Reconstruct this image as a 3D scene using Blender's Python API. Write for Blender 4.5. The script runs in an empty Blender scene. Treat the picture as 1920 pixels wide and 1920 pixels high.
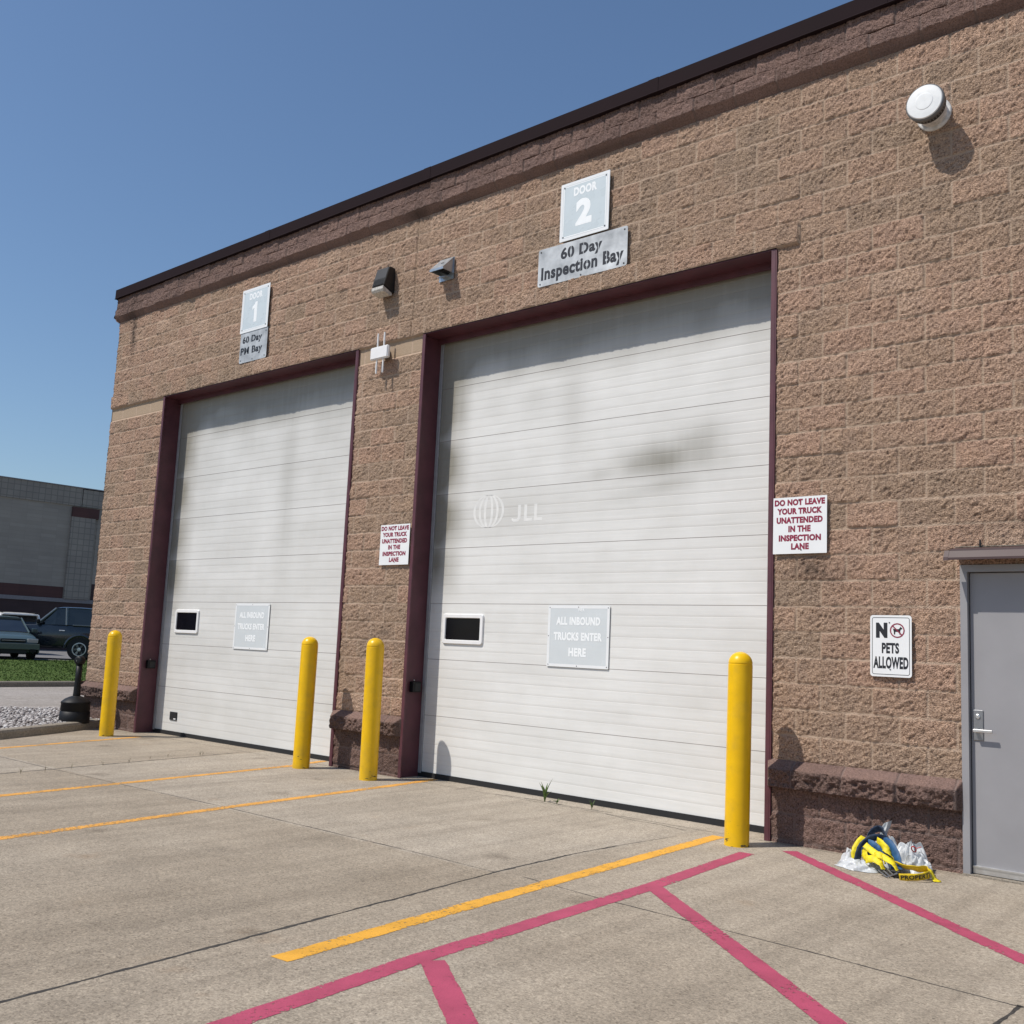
import bpy, bmesh, math, random
import numpy as np
from mathutils import Vector, Matrix

random.seed(7)
sc = bpy.context.scene
COL = sc.collection
R = math.radians

# ------------------------------------------------------------------ camera, sky, sun, exposure
cam = bpy.data.cameras.new("camera")
cam_o = bpy.data.objects.new("camera", cam)
COL.objects.link(cam_o)
yaw, pitch, roll = 0.712082, 0.125531, 0.04556
f_ = Vector((-math.sin(yaw) * math.cos(pitch), math.cos(yaw) * math.cos(pitch), math.sin(pitch)))
r_ = Vector((math.cos(yaw), math.sin(yaw), 0))
u_ = r_.cross(f_)
r2 = math.cos(roll) * r_ + math.sin(roll) * u_
u2 = math.cos(roll) * u_ - math.sin(roll) * r_
M = Matrix.Identity(4)
for i in range(3):
    M[i][0], M[i][1], M[i][2] = r2[i], u2[i], -f_[i]
M[0][3], M[1][3], M[2][3] = 3.6825, -7.5975, 1.3765
cam_o.matrix_world = M
cam.sensor_width = 36.0
cam.lens = 1873.92 / 1920 * 36
cam.shift_x = 4.6 / 1920
cam.shift_y = 22.1 / 1920
cam.clip_start = 0.05
cam.clip_end = 6000
sc.camera = cam_o

SUN = Vector((-0.62, -1.0, 1.66)).normalized()
world = bpy.data.worlds.new("World")
sc.world = world
world.use_nodes = True
wn = world.node_tree
bg = wn.nodes["Background"]
sky = wn.nodes.new("ShaderNodeTexSky")
sky.sky_type = 'NISHITA'
sky.sun_disc = False
sky.sun_elevation = math.asin(SUN.z)
sky.sun_rotation = math.atan2(SUN.x, SUN.y)
sky.altitude = 200
sky.air_density = 1.2
sky.dust_density = 0.7
sky.ozone_density = 5.5
wn.links.new(sky.outputs[0], bg.inputs[0])
bg.inputs[1].default_value = 0.11
sun = bpy.data.lights.new("sun", 'SUN')
sun.energy = 4.3
sun.angle = R(0.53)
sun.color = (1.0, 0.945, 0.865)
sun_o = bpy.data.objects.new("sun", sun)
COL.objects.link(sun_o)
sun_o.location = (-6, -10, 16)
sun_o.rotation_euler = SUN.to_track_quat('Z', 'Y').to_euler()
sc.view_settings.view_transform = 'Standard'
sc.view_settings.look = 'None'
sc.view_settings.exposure = 0.0
sc.view_settings.gamma = 1.0
sc.cycles.max_bounces = 8


# ------------------------------------------------------------------ materials
def principled(name):
    m = bpy.data.materials.new(name)
    m.use_nodes = True
    return m, m.node_tree, m.node_tree.nodes["Principled BSDF"]


def N(t, kind, **kw):
    n = t.nodes.new(kind)
    for k, v in kw.items():
        setattr(n, k, v)
    return n


def noise(t, vec, scale, detail=3.0, rough=0.55):
    n = N(t, "ShaderNodeTexNoise")
    n.inputs["Scale"].default_value = scale
    n.inputs["Detail"].default_value = detail
    n.inputs["Roughness"].default_value = rough
    t.links.new(vec, n.inputs["Vector"])
    return n.outputs["Fac"]


def ramp(t, fac, stops):
    n = N(t, "ShaderNodeValToRGB")
    e = n.color_ramp.elements
    e[0].position, e[0].color = stops[0][0], tuple(stops[0][1]) + (1,)
    e[1].position, e[1].color = stops[-1][0], tuple(stops[-1][1]) + (1,)
    for p, c in stops[1:-1]:
        x = e.new(p)
        x.color = tuple(c) + (1,)
    t.links.new(fac, n.inputs[0])
    return n.outputs[0]


def mixc(t, fac, a, b, mode='MIX'):
    n = N(t, "ShaderNodeMix", data_type='RGBA', blend_type=mode)
    for sock, v in ((n.inputs[0], fac), (n.inputs[6], a), (n.inputs[7], b)):
        if isinstance(v, (int, float)):
            sock.default_value = v
        elif isinstance(v, (tuple, list)):
            sock.default_value = tuple(v) + (1,) if len(v) == 3 else tuple(v)
        else:
            t.links.new(v, sock)
    return n.outputs[2]


def math_(t, op, a, b=None, clamp=False):
    n = N(t, "ShaderNodeMath", operation=op, use_clamp=clamp)
    for i, v in enumerate((a, b)):
        if v is None:
            continue
        if isinstance(v, (int, float)):
            n.inputs[i].default_value = v
        else:
            t.links.new(v, n.inputs[i])
    return n.outputs[0]


def bump(t, b, h, strength, dist):
    n = N(t, "ShaderNodeBump")
    n.inputs["Strength"].default_value = strength
    n.inputs["Distance"].default_value = dist
    t.links.new(h, n.inputs["Height"])
    t.links.new(n.outputs[0], b.inputs["Normal"])


def attr(t, name):
    n = N(t, "ShaderNodeAttribute", attribute_name=name)
    return n.outputs["Fac"]


def ocoord(t):
    return N(t, "ShaderNodeTexCoord").outputs["Object"]


def plain(name, col, rough=0.5, metal=0.0, var=0.12, scale=14.0, bmp=0.0, bscale=80.0, spec=0.5, coat=0.0):
    """a surface of one paint with faint uneven dirt and wear"""
    m, t, b = principled(name)
    c = ocoord(t)
    n1 = noise(t, c, scale, 5)
    dark = tuple(x * (1 - var) for x in col)
    light = tuple(min(1, x * (1 + var)) for x in col)
    k = ramp(t, n1, [(0.3, dark), (0.7, light)])
    t.links.new(k, b.inputs["Base Color"])
    b.inputs["Metallic"].default_value = metal
    b.inputs["Specular IOR Level"].default_value = spec
    b.inputs["Coat Weight"].default_value = coat
    b.inputs["Coat Roughness"].default_value = 0.06
    rr = N(t, "ShaderNodeMapRange")
    rr.inputs[3].default_value = max(0.02, rough - 0.08)
    rr.inputs[4].default_value = min(1, rough + 0.08)
    t.links.new(n1, rr.inputs[0])
    t.links.new(rr.outputs[0], b.inputs["Roughness"])
    if bmp:
        bump(t, b, noise(t, c, bscale, 4), bmp, 0.004)
    return m


def block_mat(name, ramp_stops, mortar, grain=0.5, smooth_col=None):
    m, t, b = principled(name)
    c = ocoord(t)
    base = ramp(t, attr(t, "tint"), ramp_stops)
    mid = noise(t, c, 7.0, 4)
    base = mixc(t, 0.55, base, ramp(t, mid, [(0.3, (0.80, 0.80, 0.82)), (0.7, (1.16, 1.12, 1.06))]), 'MULTIPLY')
    if smooth_col:
        base = mixc(t, attr(t, "smooth"), base, smooth_col)
    gr = noise(t, c, 84.0, 4, 0.75)
    sp = ramp(t, gr, [(0.36, (0.26, 0.235, 0.225)), (0.45, (0.86, 0.84, 0.83)), (0.55, (1.14, 1.14, 1.14)), (0.66, (1.6, 1.6, 1.62))])
    gf = math_(t, 'SUBTRACT', grain, math_(t, 'MULTIPLY', attr(t, "smooth"), grain * 0.8))
    col = mixc(t, gf, base, mixc(t, 1.0, base, sp, 'MULTIPLY'))
    col = mixc(t, attr(t, "mort"), col, mortar)
    col = mixc(t, math_(t, 'MULTIPLY', attr(t, "stain"), 0.85), col, (0.035, 0.026, 0.022))
    t.links.new(col, b.inputs["Base Color"])
    b.inputs["Roughness"].default_value = 0.92
    b.inputs["Specular IOR Level"].default_value = 0.25
    v = N(t, "ShaderNodeTexVoronoi")
    v.inputs["Scale"].default_value = 100
    t.links.new(c, v.inputs["Vector"])
    h = math_(t, 'ADD', gr, math_(t, 'MULTIPLY', v.outputs["Distance"], 0.6))
    h = math_(t, 'MULTIPLY', h, math_(t, 'SUBTRACT', 1.0, math_(t, 'MULTIPLY', attr(t, "smooth"), 0.85)))
    bump(t, b, h, 1.0, 0.012)
    return m


MAT = {}
MAT['tan_block'] = block_mat("tan_split_face_block",
                             [(0.0, (0.340, 0.248, 0.180)), (0.3, (0.380, 0.268, 0.193)), (0.55, (0.402, 0.275, 0.199)), (0.8, (0.420, 0.279, 0.204)), (1.0, (0.455, 0.322, 0.236))],
                             (0.47, 0.348, 0.258), 1.0, (0.38, 0.285, 0.20))
MAT['brown_block'] = block_mat("brown_split_face_block",
                               [(0.0, (0.135, 0.090, 0.076)), (0.5, (0.172, 0.113, 0.095)), (1.0, (0.21, 0.138, 0.116))],
                               (0.21, 0.15, 0.13), 1.0)


def door_mat():
    m, t, b = principled("white_door_paint")
    c = ocoord(t)
    n1 = noise(t, c, 3.0, 4)
    base = ramp(t, n1, [(0.3, (0.74, 0.73, 0.70)), (0.7, (0.79, 0.782, 0.757))])
    mp = N(t, "ShaderNodeMapping")
    mp.inputs["Scale"].default_value = (16, 1, 1.2)
    t.links.new(c, mp.inputs["Vector"])
    st = noise(t, mp.outputs[0], 1.0, 3)
    mp2 = N(t, "ShaderNodeMapping")
    mp2.inputs["Scale"].default_value = (2.2, 1, 60)
    t.links.new(c, mp2.inputs["Vector"])
    st2 = noise(t, mp2.outputs[0], 1.0, 3)
    base = mixc(t, 1.0, base, ramp(t, st2, [(0.3, (0.955, 0.955, 0.95)), (0.7, (1.02, 1.02, 1.02))]), 'MULTIPLY')
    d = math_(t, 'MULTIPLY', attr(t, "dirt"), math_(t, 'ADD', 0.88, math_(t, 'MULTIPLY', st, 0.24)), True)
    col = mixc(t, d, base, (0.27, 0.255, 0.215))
    col = mixc(t, math_(t, 'MULTIPLY', attr(t, "groove"), 0.7), col, (0.17, 0.13, 0.125))
    t.links.new(col, b.inputs["Base Color"])
    b.inputs["Roughness"].default_value = 0.42
    bump(t, b, noise(t, c, 9, 3), 0.05, 0.01)
    return m


MAT['door_white'] = door_mat()


def concrete_mat(name, a, b_, c_, fine=150.0, rust=0.0):
    m, t, b = principled(name)
    c = ocoord(t)
    big = noise(t, c, 0.45, 5, 0.6)
    mid = noise(t, c, 2.6, 5, 0.6)
    base = ramp(t, big, [(0.32, a), (0.52, b_), (0.70, c_)])
    base = mixc(t, 0.8, base, ramp(t, mid, [(0.28, (0.86, 0.855, 0.85)), (0.6, (1.05, 1.045, 1.04))]), 'MULTIPLY')
    gr = noise(t, c, fine, 4, 0.75)
    base = mixc(t, 0.85, base, ramp(t, gr, [(0.30, (0.60, 0.59, 0.57)), (0.5, (1.0, 1.0, 1.0)), (0.70, (1.36, 1.35, 1.32))]), 'MULTIPLY')
    g2 = noise(t, c, fine * 0.34, 3, 0.7)
    base = mixc(t, 0.9, base, ramp(t, g2, [(0.32, (0.82, 0.81, 0.80)), (0.5, (1.0, 1.0, 1.0)), (0.68, (1.14, 1.14, 1.13))]), 'MULTIPLY')
    va = N(t, "ShaderNodeTexVoronoi")
    va.inputs["Scale"].default_value = fine * 0.75
    t.links.new(c, va.inputs["Vector"])
    sv = N(t, "ShaderNodeSeparateColor")
    t.links.new(va.outputs["Color"], sv.inputs[0])
    base = mixc(t, 0.9, base, ramp(t, sv.outputs[0], [(0.0, (0.58, 0.56, 0.54)), (0.10, (0.83, 0.82, 0.81)), (0.5, (1.0, 1.0, 0.99)), (0.9, (1.15, 1.14, 1.13)), (1.0, (1.32, 1.31, 1.29))]), 'MULTIPLY')
    v = N(t, "ShaderNodeTexVoronoi")
    v.inputs["Scale"].default_value = 9.0
    t.links.new(c, v.inputs["Vector"])
    spot = ramp(t, v.outputs["Distance"], [(0.035, (0.35, 0.34, 0.33)), (0.06, (1, 1, 1))])
    base = mixc(t, 0.8, base, spot, 'MULTIPLY')
    mp = N(t, "ShaderNodeMapping")
    mp.inputs["Scale"].default_value = (2.4, 0.35, 1)
    mp.inputs["Rotation"].default_value = (0, 0, R(-8))
    t.links.new(c, mp.inputs["Vector"])
    tyre = noise(t, mp.outputs[0], 1.0, 4)
    base = mixc(t, 0.5, base, ramp(t, tyre, [(0.34, (0.80, 0.80, 0.80)), (0.55, (1.0, 1.0, 1.0))]), 'MULTIPLY')
    if rust:
        rn = noise(t, c, 1.3, 6, 0.65)
        base = mixc(t, ramp(t, rn, [(0.63, (0, 0, 0)), (0.76, (rust, rust, rust))]), base, (0.27, 0.175, 0.10))
    if rust:
        base = mixc(t, 0.9, base, ramp(t, attr(t, "slab"), [(0.3, (0.90, 0.885, 0.86)), (0.5, (0.99, 0.975, 0.95)), (0.65, (1.09, 1.11, 1.14))]), 'MULTIPLY')
        v2 = N(t, "ShaderNodeTexVoronoi")
        v2.inputs["Scale"].default_value = 1.15
        dn = N(t, "ShaderNodeVectorMath", operation='ADD')
        sc_ = N(t, "ShaderNodeVectorMath", operation='SCALE')
        nn = N(t, "ShaderNodeTexNoise")
        nn.inputs["Scale"].default_value = 7
        t.links.new(c, nn.inputs["Vector"])
        t.links.new(nn.outputs["Color"], sc_.inputs[0])
        sc_.inputs[3].default_value = 0.25
        t.links.new(c, dn.inputs[0])
        t.links.new(sc_.outputs[0], dn.inputs[1])
        t.links.new(dn.outputs[0], v2.inputs["Vector"])
        base = mixc(t, 0.75, base, ramp(t, v2.outputs["Distance"], [(0.05, (0.62, 0.60, 0.58)), (0.17, (1, 1, 1))]), 'MULTIPLY')
        mp3 = N(t, "ShaderNodeMapping")
        mp3.inputs["Scale"].default_value = (5.5, 0.22, 1)
        mp3.inputs["Rotation"].default_value = (0, 0, R(-6))
        t.links.new(c, mp3.inputs["Vector"])
        base = mixc(t, 0.55, base, ramp(t, noise(t, mp3.outputs[0], 1.0, 5, 0.65), [(0.38, (0.78, 0.77, 0.76)), (0.55, (1.0, 1.0, 1.0))]), 'MULTIPLY')
    t.links.new(base, b.inputs["Base Color"])
    b.inputs["Roughness"].default_value = 0.9
    b.inputs["Specular IOR Level"].default_value = 0.3
    bump(t, b, math_(t, 'ADD', gr, math_(t, 'MULTIPLY', mid, 2.0)), 0.35, 0.003)
    return m


MAT['concrete'] = concrete_mat("concrete", (0.302, 0.258, 0.204), (0.350, 0.303, 0.244), (0.390, 0.344, 0.284), rust=0.5)
MAT['lane'] = concrete_mat("lane_concrete", (0.30, 0.27, 0.24), (0.33, 0.30, 0.275), (0.35, 0.32, 0.295), 60)
MAT['kerb'] = concrete_mat("kerb_concrete", (0.21, 0.185, 0.15), (0.26, 0.23, 0.19), (0.30, 0.265, 0.22), 120)
MAT['asphalt'] = plain("asphalt", (0.16, 0.155, 0.155), 0.9, var=0.2, scale=3, bmp=0.3)


def paint_mat(name, col, wear):
    m, t, b = principled(name)
    c = ocoord(t)
    n1 = noise(t, c, 6, 5)
    base = ramp(t, n1, [(0.3, tuple(x * 0.86 for x in col)), (0.7, tuple(min(1, x * 1.1) for x in col))])
    gr = noise(t, c, 150, 4, 0.7)
    base = mixc(t, 0.55, base, ramp(t, gr, [(0.3, (0.7, 0.7, 0.7)), (0.7, (1.2, 1.2, 1.2))]), 'MULTIPLY')
    t.links.new(base, b.inputs["Base Color"])
    b.inputs["Roughness"].default_value = 0.8
    bump(t, b, gr, 0.3, 0.003)
    tr = N(t, "ShaderNodeBsdfTransparent")
    mx = N(t, "ShaderNodeMixShader")
    w1 = math_(t, 'MULTIPLY', noise(t, c, 38, 6, 0.75), math_(t, 'ADD', 0.7, math_(t, 'MULTIPLY', noise(t, c, 3.1, 3), 0.6)))
    w = math_(t, 'ADD', w1, math_(t, 'MULTIPLY', attr(t, "edge"), 0.075))
    k = N(t, "ShaderNodeMapRange")
    k.inputs[1].default_value = wear
    k.inputs[2].default_value = wear + 0.05
    t.links.new(w, k.inputs[0])
    t.links.new(k.outputs[0], mx.inputs[0])
    t.links.new(b.outputs[0], mx.inputs[1])
    t.links.new(tr.outputs[0], mx.inputs[2])
    t.links.new(mx.outputs[0], t.nodes["Material Output"].inputs[0])
    return m


MAT['line_yellow'] = paint_mat("yellow_line_paint", (0.72, 0.36, 0.035), 0.60)
MAT['line_orange'] = paint_mat("worn_orange_line_paint", (0.69, 0.335, 0.062), 0.55)
MAT['line_pink'] = paint_mat("pink_line_paint", (0.405, 0.060, 0.118), 0.605)
MAT['joint'] = plain("joint_sealant", (0.045, 0.04, 0.035), 0.9, var=0.5, scale=30, bmp=0.5)
MAT['crack'] = plain("crack_dark", (0.10, 0.088, 0.072), 0.95, var=0.4, scale=40)
MAT['rust_stain'] = MAT['crack']
MAT['maroon'] = plain("maroon_frame_paint", (0.092, 0.028, 0.038), 0.5, var=0.22, scale=5, bmp=0.08)
MAT['coping'] = plain("dark_bronze_coping", (0.019, 0.0115, 0.0135), 0.8, var=0.12, scale=2, spec=0.06)
MAT['canopy'] = plain("brown_canopy_paint", (0.075, 0.048, 0.048), 0.5, var=0.1, scale=4, spec=0.3)
MAT['seal'] = plain("grey_weather_strip", (0.32, 0.32, 0.33), 0.5)
MAT['rubber'] = plain("black_rubber", (0.012, 0.012, 0.013), 0.7)
MAT['black_plastic'] = plain("black_plastic", (0.009, 0.009, 0.010), 0.5, bmp=0.1, spec=0.25)
MAT['black_metal'] = plain("black_metal", (0.010, 0.010, 0.011), 0.5)
MAT['bollard'] = plain("bollard_yellow", (0.80, 0.475, 0.004), 0.32, var=0.05, scale=9, spec=0.35)
def scuffed(m):
    t = m.node_tree
    b = t.nodes["Principled BSDF"]
    src = b.inputs["Base Color"].links[0].from_socket
    c = ocoord(t)
    sp = N(t, "ShaderNodeSeparateXYZ")
    t.links.new(c, sp.inputs[0])
    low = N(t, "ShaderNodeMapRange")
    low.inputs[1].default_value, low.inputs[2].default_value, low.inputs[3].default_value, low.inputs[4].default_value = 0.0, 0.28, 0.13, 0.0
    t.links.new(sp.outputs[2], low.inputs[0])
    oi = N(t, "ShaderNodeObjectInfo")
    ad = N(t, "ShaderNodeVectorMath", operation='ADD')
    t.links.new(c, ad.inputs[0])
    t.links.new(oi.outputs["Location"], ad.inputs[1])
    mp = N(t, "ShaderNodeMapping")
    mp.inputs["Scale"].default_value = (9, 9, 30)
    t.links.new(ad.outputs[0], mp.inputs["Vector"])
    n = math_(t, 'ADD', noise(t, mp.outputs[0], 1.0, 6, 0.7), low.outputs[0])
    k = ramp(t, n, [(0.70, (0, 0, 0)), (0.74, (1, 1, 1))])
    dirt = ramp(t, math_(t, 'ADD', noise(t, ad.outputs[0], 6, 5), low.outputs[0]), [(0.5, (0, 0, 0)), (0.8, (.45, .45, .45))])
    col = mixc(t, dirt, src, (0.42, 0.27, 0.05))
    col = mixc(t, k, col, (0.10, 0.075, 0.03))
    t.links.new(col, b.inputs["Base Color"])


scuffed(MAT['bollard'])
MAT['grey_door'] = plain("grey_door_paint", (0.285, 0.28, 0.29), 0.5, var=0.07, scale=2.2, bmp=0.03)
MAT['galv'] = plain("galvanised_steel", (0.42, 0.46, 0.49), 0.35, 0.7, var=0.15, scale=18)
MAT['alu'] = plain("brushed_aluminium", (0.62, 0.61, 0.60), 0.36, 0.85, var=0.1, scale=20)
MAT['steel'] = plain("satin_steel", (0.30, 0.30, 0.31), 0.38, 0.8, var=0.15)
MAT['white_metal'] = plain("white_enamel", (0.80, 0.81, 0.80), 0.3, var=0.05, scale=20)
MAT['white_tube'] = plain("weathered_white_tube", (0.62, 0.61, 0.59), 0.55, var=0.3, scale=25)
MAT['white_plastic'] = plain("white_plastic", (0.80, 0.79, 0.78), 0.4, var=0.03)
MAT['vent_grey'] = plain("vent_grey_ring", (0.14, 0.14, 0.14), 0.5)
MAT['sign_white'] = plain("white_sign_sheet", (0.80, 0.81, 0.81), 0.35, var=0.02, scale=6)
MAT['sign_pale'] = plain("pale_blue_grey_sign_sheet", (0.58, 0.645, 0.67), 0.28, var=0.05, scale=4)
MAT['sign_pale_door'] = plain("pale_grey_sign_sheet", (0.62, 0.655, 0.668), 0.25, var=0.03, scale=5)
MAT['sign_alu'] = plain("bare_aluminium_sign", (0.50, 0.51, 0.51), 0.48, 0.35, var=0.35, scale=4.5)
MAT['text_white'] = plain("white_lettering", (0.88, 0.90, 0.90), 0.4, var=0.02)
MAT['text_black'] = plain("black_lettering", (0.012, 0.013, 0.018), 0.5)
MAT['text_red'] = plain("dark_red_lettering", (0.24, 0.012, 0.045), 0.5)
MAT['ghost'] = plain("clean_patch", (0.755, 0.746, 0.718), 0.42, var=0.06, scale=16)
MAT['screw'] = plain("dark_screw_head", (0.05, 0.05, 0.05), 0.5, 0.5)
MAT['wall_dark'] = plain("roof_membrane", (0.25, 0.24, 0.23), 0.9)
MAT['glass_dark'] = plain("dark_window_pane", (0.006, 0.006, 0.009), 0.06, var=0.3, scale=2, spec=0.15)
MAT['glass_car'] = plain("car_window_glass", (0.010, 0.013, 0.017), 0.05, var=0.3, scale=2, coat=0.6)
MAT['lens'] = plain("prismatic_lens", (0.50, 0.47, 0.42), 0.2, var=0.35, scale=45, bmp=0.6, bscale=60)
MAT['tape'] = plain("yellow_strap_webbing", (0.74, 0.60, 0.012), 0.6, var=0.2, scale=30, bmp=0.3, bscale=300)
MAT['tape_print'] = plain("yellow_printed_tape", (0.74, 0.52, 0.014), 0.45, var=0.1, scale=30)
MAT['blue'] = plain("blue_strap_webbing", (0.020, 0.085, 0.20), 0.6, var=0.25, scale=30, bmp=0.3, bscale=300)
MAT['navy'] = plain("navy_strap_webbing", (0.022, 0.04, 0.075), 0.65, var=0.25, scale=30, bmp=0.3, bscale=300)
MAT['red'] = plain("red_plastic", (0.45, 0.02, 0.015), 0.4)
MAT['leaf'] = plain("weed_leaf", (0.085, 0.145, 0.03), 0.6, var=0.35, scale=40)
MAT['straw'] = plain("dry_grass_blade", (0.19, 0.165, 0.09), 0.8, var=0.4, scale=40)


def bag_mat():
    m, t, b = principled("white_plastic_bag")
    c = ocoord(t)
    b.inputs["Base Color"].default_value = (0.53, 0.55, 0.56, 1)
    b.inputs["Roughness"].default_value = 0.35
    b.inputs["Transmission Weight"].default_value = 0.0
    bump(t, b, noise(t, c, 22, 3), 0.5, 0.010)
    return m


MAT['bag'] = bag_mat()


def grass_mat():
    m, t, b = principled("lawn_grass")
    c = ocoord(t)
    n1 = noise(t, c, 1.1, 5)
    n2 = noise(t, c, 30, 4)
    k = ramp(t, n1, [(0.3, (0.052, 0.085, 0.020)), (0.55, (0.070, 0.110, 0.028)), (0.75, (0.100, 0.130, 0.042))])
    k = mixc(t, 0.8, k, ramp(t, n2, [(0.3, (0.5, 0.5, 0.5)), (0.7, (1.4, 1.4, 1.4))]), 'MULTIPLY')
    t.links.new(k, b.inputs["Base Color"])
    b.inputs["Roughness"].default_value = 1.0
    b.inputs["Specular IOR Level"].default_value = 0.1
    return m


MAT['grass'] = grass_mat()


def pebble_mat():
    m, t, b = principled("river_gravel")
    k = ramp(t, attr(t, "tint"), [(0, (0.20, 0.17, 0.155)), (0.35, (0.34, 0.31, 0.295)), (0.8, (0.48, 0.45, 0.43)), (1, (0.62, 0.60, 0.58))])
    t.links.new(k, b.inputs["Base Color"])
    b.inputs["Roughness"].default_value = 0.8
    return m


MAT['pebble'] = pebble_mat()
MAT['gravel_bed'] = plain("gravel_bed_soil", (0.18, 0.165, 0.15), 0.95, var=0.5, scale=40, bmp=0.5)


# ------------------------------------------------------------------ mesh helpers
def link(o, parent=None):
    COL.objects.link(o)
    if parent:
        o.parent = parent
    return o


def obj(name, bm, mat, parent=None, smooth=False):
    me = bpy.data.meshes.new(name)
    bm.normal_update()
    bm.to_mesh(me)
    bm.free()
    for mm in (mat if isinstance(mat, (list, tuple)) else [mat]):
        me.materials.append(mm)
    if smooth:
        for p in me.polygons:
            p.use_smooth = True
    return link(bpy.data.objects.new(name, me), parent)


def tag(o, label=None, cat=None, group=None, kind=None):
    if label: o["label"] = label
    if cat: o["category"] = cat
    if group: o["group"] = group
    if kind: o["kind"] = kind
    return o


def thing(name, label, cat, loc=(0, 0, 0), rz=0.0, group=None):
    o = bpy.data.objects.new(name, None)
    o.empty_display_size = 0.1
    o.location = loc
    o.rotation_euler = (0, 0, rz)
    link(o)
    return tag(o, label, cat, group)


def box(bm, x0, x1, y0, y1, z0, z1, bev=0.0):
    vs = [bm.verts.new(p) for p in ((x0, y0, z0), (x1, y0, z0), (x1, y1, z0), (x0, y1, z0), (x0, y0, z1), (x1, y0, z1), (x1, y1, z1), (x0, y1, z1))]
    fs = [bm.faces.new([vs[i] for i in f]) for f in ((3, 2, 1, 0), (4, 5, 6, 7), (0, 1, 5, 4), (1, 2, 6, 5), (2, 3, 7, 6), (3, 0, 4, 7))]
    if bev:
        es = list({e for f in fs for e in f.edges})
        bmesh.ops.bevel(bm, geom=es, offset=bev, segments=2, affect='EDGES', profile=0.5)
    return vs


def boxes(lst, bev=0.0):
    bm = bmesh.new()
    for b in lst:
        box(bm, *b, bev=bev)
    return bm


def prism(bm, prof, axis, a0, a1):
    """extrude a closed 2-D outline along x, y or z"""
    def pt(p, a):
        return {'x': (a, p[0], p[1]), 'y': (p[0], a, p[1]), 'z': (p[0], p[1], a)}[axis]
    A = [bm.verts.new(pt(p, a0)) for p in prof]
    B = [bm.verts.new(pt(p, a1)) for p in prof]
    n = len(prof)
    bm.faces.new(A)
    bm.faces.new(B[::-1])
    for i in range(n):
        bm.faces.new((A[i], B[i], B[(i + 1) % n], A[(i + 1) % n]))
    bmesh.ops.recalc_face_normals(bm, faces=bm.faces[:])


def lathe(bm, prof, seg=32, centre=(0, 0, 0), axis='z'):
    rings = []
    for r, h in prof:
        ring = []
        for i in range(seg):
            a = 2 * math.pi * i / seg
            c, s = r * math.cos(a), r * math.sin(a)
            p = (c, s, h) if axis == 'z' else ((c, h, s) if axis == 'y' else (h, c, s))
            ring.append(bm.verts.new((p[0] + centre[0], p[1] + centre[1], p[2] + centre[2])))
        rings.append(ring)
    for a, b in zip(rings, rings[1:]):
        for i in range(seg):
            bm.faces.new((a[i], a[(i + 1) % seg], b[(i + 1) % seg], b[i]))
    bm.faces.new(rings[0][::-1])
    bm.faces.new(rings[-1])
    bmesh.ops.recalc_face_normals(bm, faces=bm.faces[:])


def tube(bm, pts, r, seg=10):
    pts = [Vector(p) for p in pts]
    rings = []
    for i, p in enumerate(pts):
        d = (pts[min(i + 1, len(pts) - 1)] - pts[max(i - 1, 0)]).normalized()
        s = d.cross(Vector((0, 0, 1)))
        if s.length < 1e-3:
            s = d.cross(Vector((1, 0, 0)))
        s.normalize()
        t = s.cross(d)
        rr = r[i] if isinstance(r, (list, tuple)) else r
        rings.append([bm.verts.new(p + rr * (math.cos(a) * s + math.sin(a) * t)) for a in [2 * math.pi * k / seg for k in range(seg)]])
    for a, b in zip(rings, rings[1:]):
        for i in range(seg):
            bm.faces.new((a[i], a[(i + 1) % seg], b[(i + 1) % seg], b[i]))
    bm.faces.new(rings[0][::-1])
    bm.faces.new(rings[-1])
    bmesh.ops.recalc_face_normals(bm, faces=bm.faces[:])


def np_mesh(name, V, F, mat, parent=None, attrs=None, smooth=False):
    me = bpy.data.meshes.new(name)
    V = np.asarray(V, np.float32)
    F = np.asarray(F, np.int32)
    me.vertices.add(len(V))
    me.vertices.foreach_set("co", V.ravel())
    n, k = F.shape
    me.loops.add(n * k)
    me.loops.foreach_set("vertex_index", F.ravel())
    me.polygons.add(n)
    me.polygons.foreach_set("loop_start", np.arange(0, n * k, k, dtype=np.int32))
    me.polygons.foreach_set("loop_total", np.full(n, k, np.int32))
    me.update(calc_edges=True)
    for a, v in (attrs or {}).items():
        at = me.attributes.new(a, 'FLOAT', 'POINT')
        at.data.foreach_set("value", np.asarray(v, np.float32).ravel())
    me.materials.append(mat)
    if smooth:
        me.polygons.foreach_set("use_smooth", np.ones(n, bool))
    me.validate()
    return link(bpy.data.objects.new(name, me), parent)


def hash2(i, j, seed):
    h = (i.astype(np.int64) * 374761393 + j.astype(np.int64) * 668265263 + seed * 1442695041) & 0xFFFFFFFF
    h = ((h ^ (h >> 13)) * 1274126177) & 0xFFFFFFFF
    return ((h ^ (h >> 16)) & 0xFFFF) / 65535.0


def vnoise(x, y, seed):
    i, j = np.floor(x), np.floor(y)
    fx, fy = x - i, y - j
    fx, fy = fx * fx * (3 - 2 * fx), fy * fy * (3 - 2 * fy)
    a, b = hash2(i, j, seed), hash2(i + 1, j, seed)
    c, d = hash2(i, j + 1, seed), hash2(i + 1, j + 1, seed)
    return (a * (1 - fx) + b * fx) * (1 - fy) + (c * (1 - fx) + d * fx) * fy


# ------------------------------------------------------------------ ground
GZ = -0.03
B, H = 0.4064, 0.2032


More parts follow.
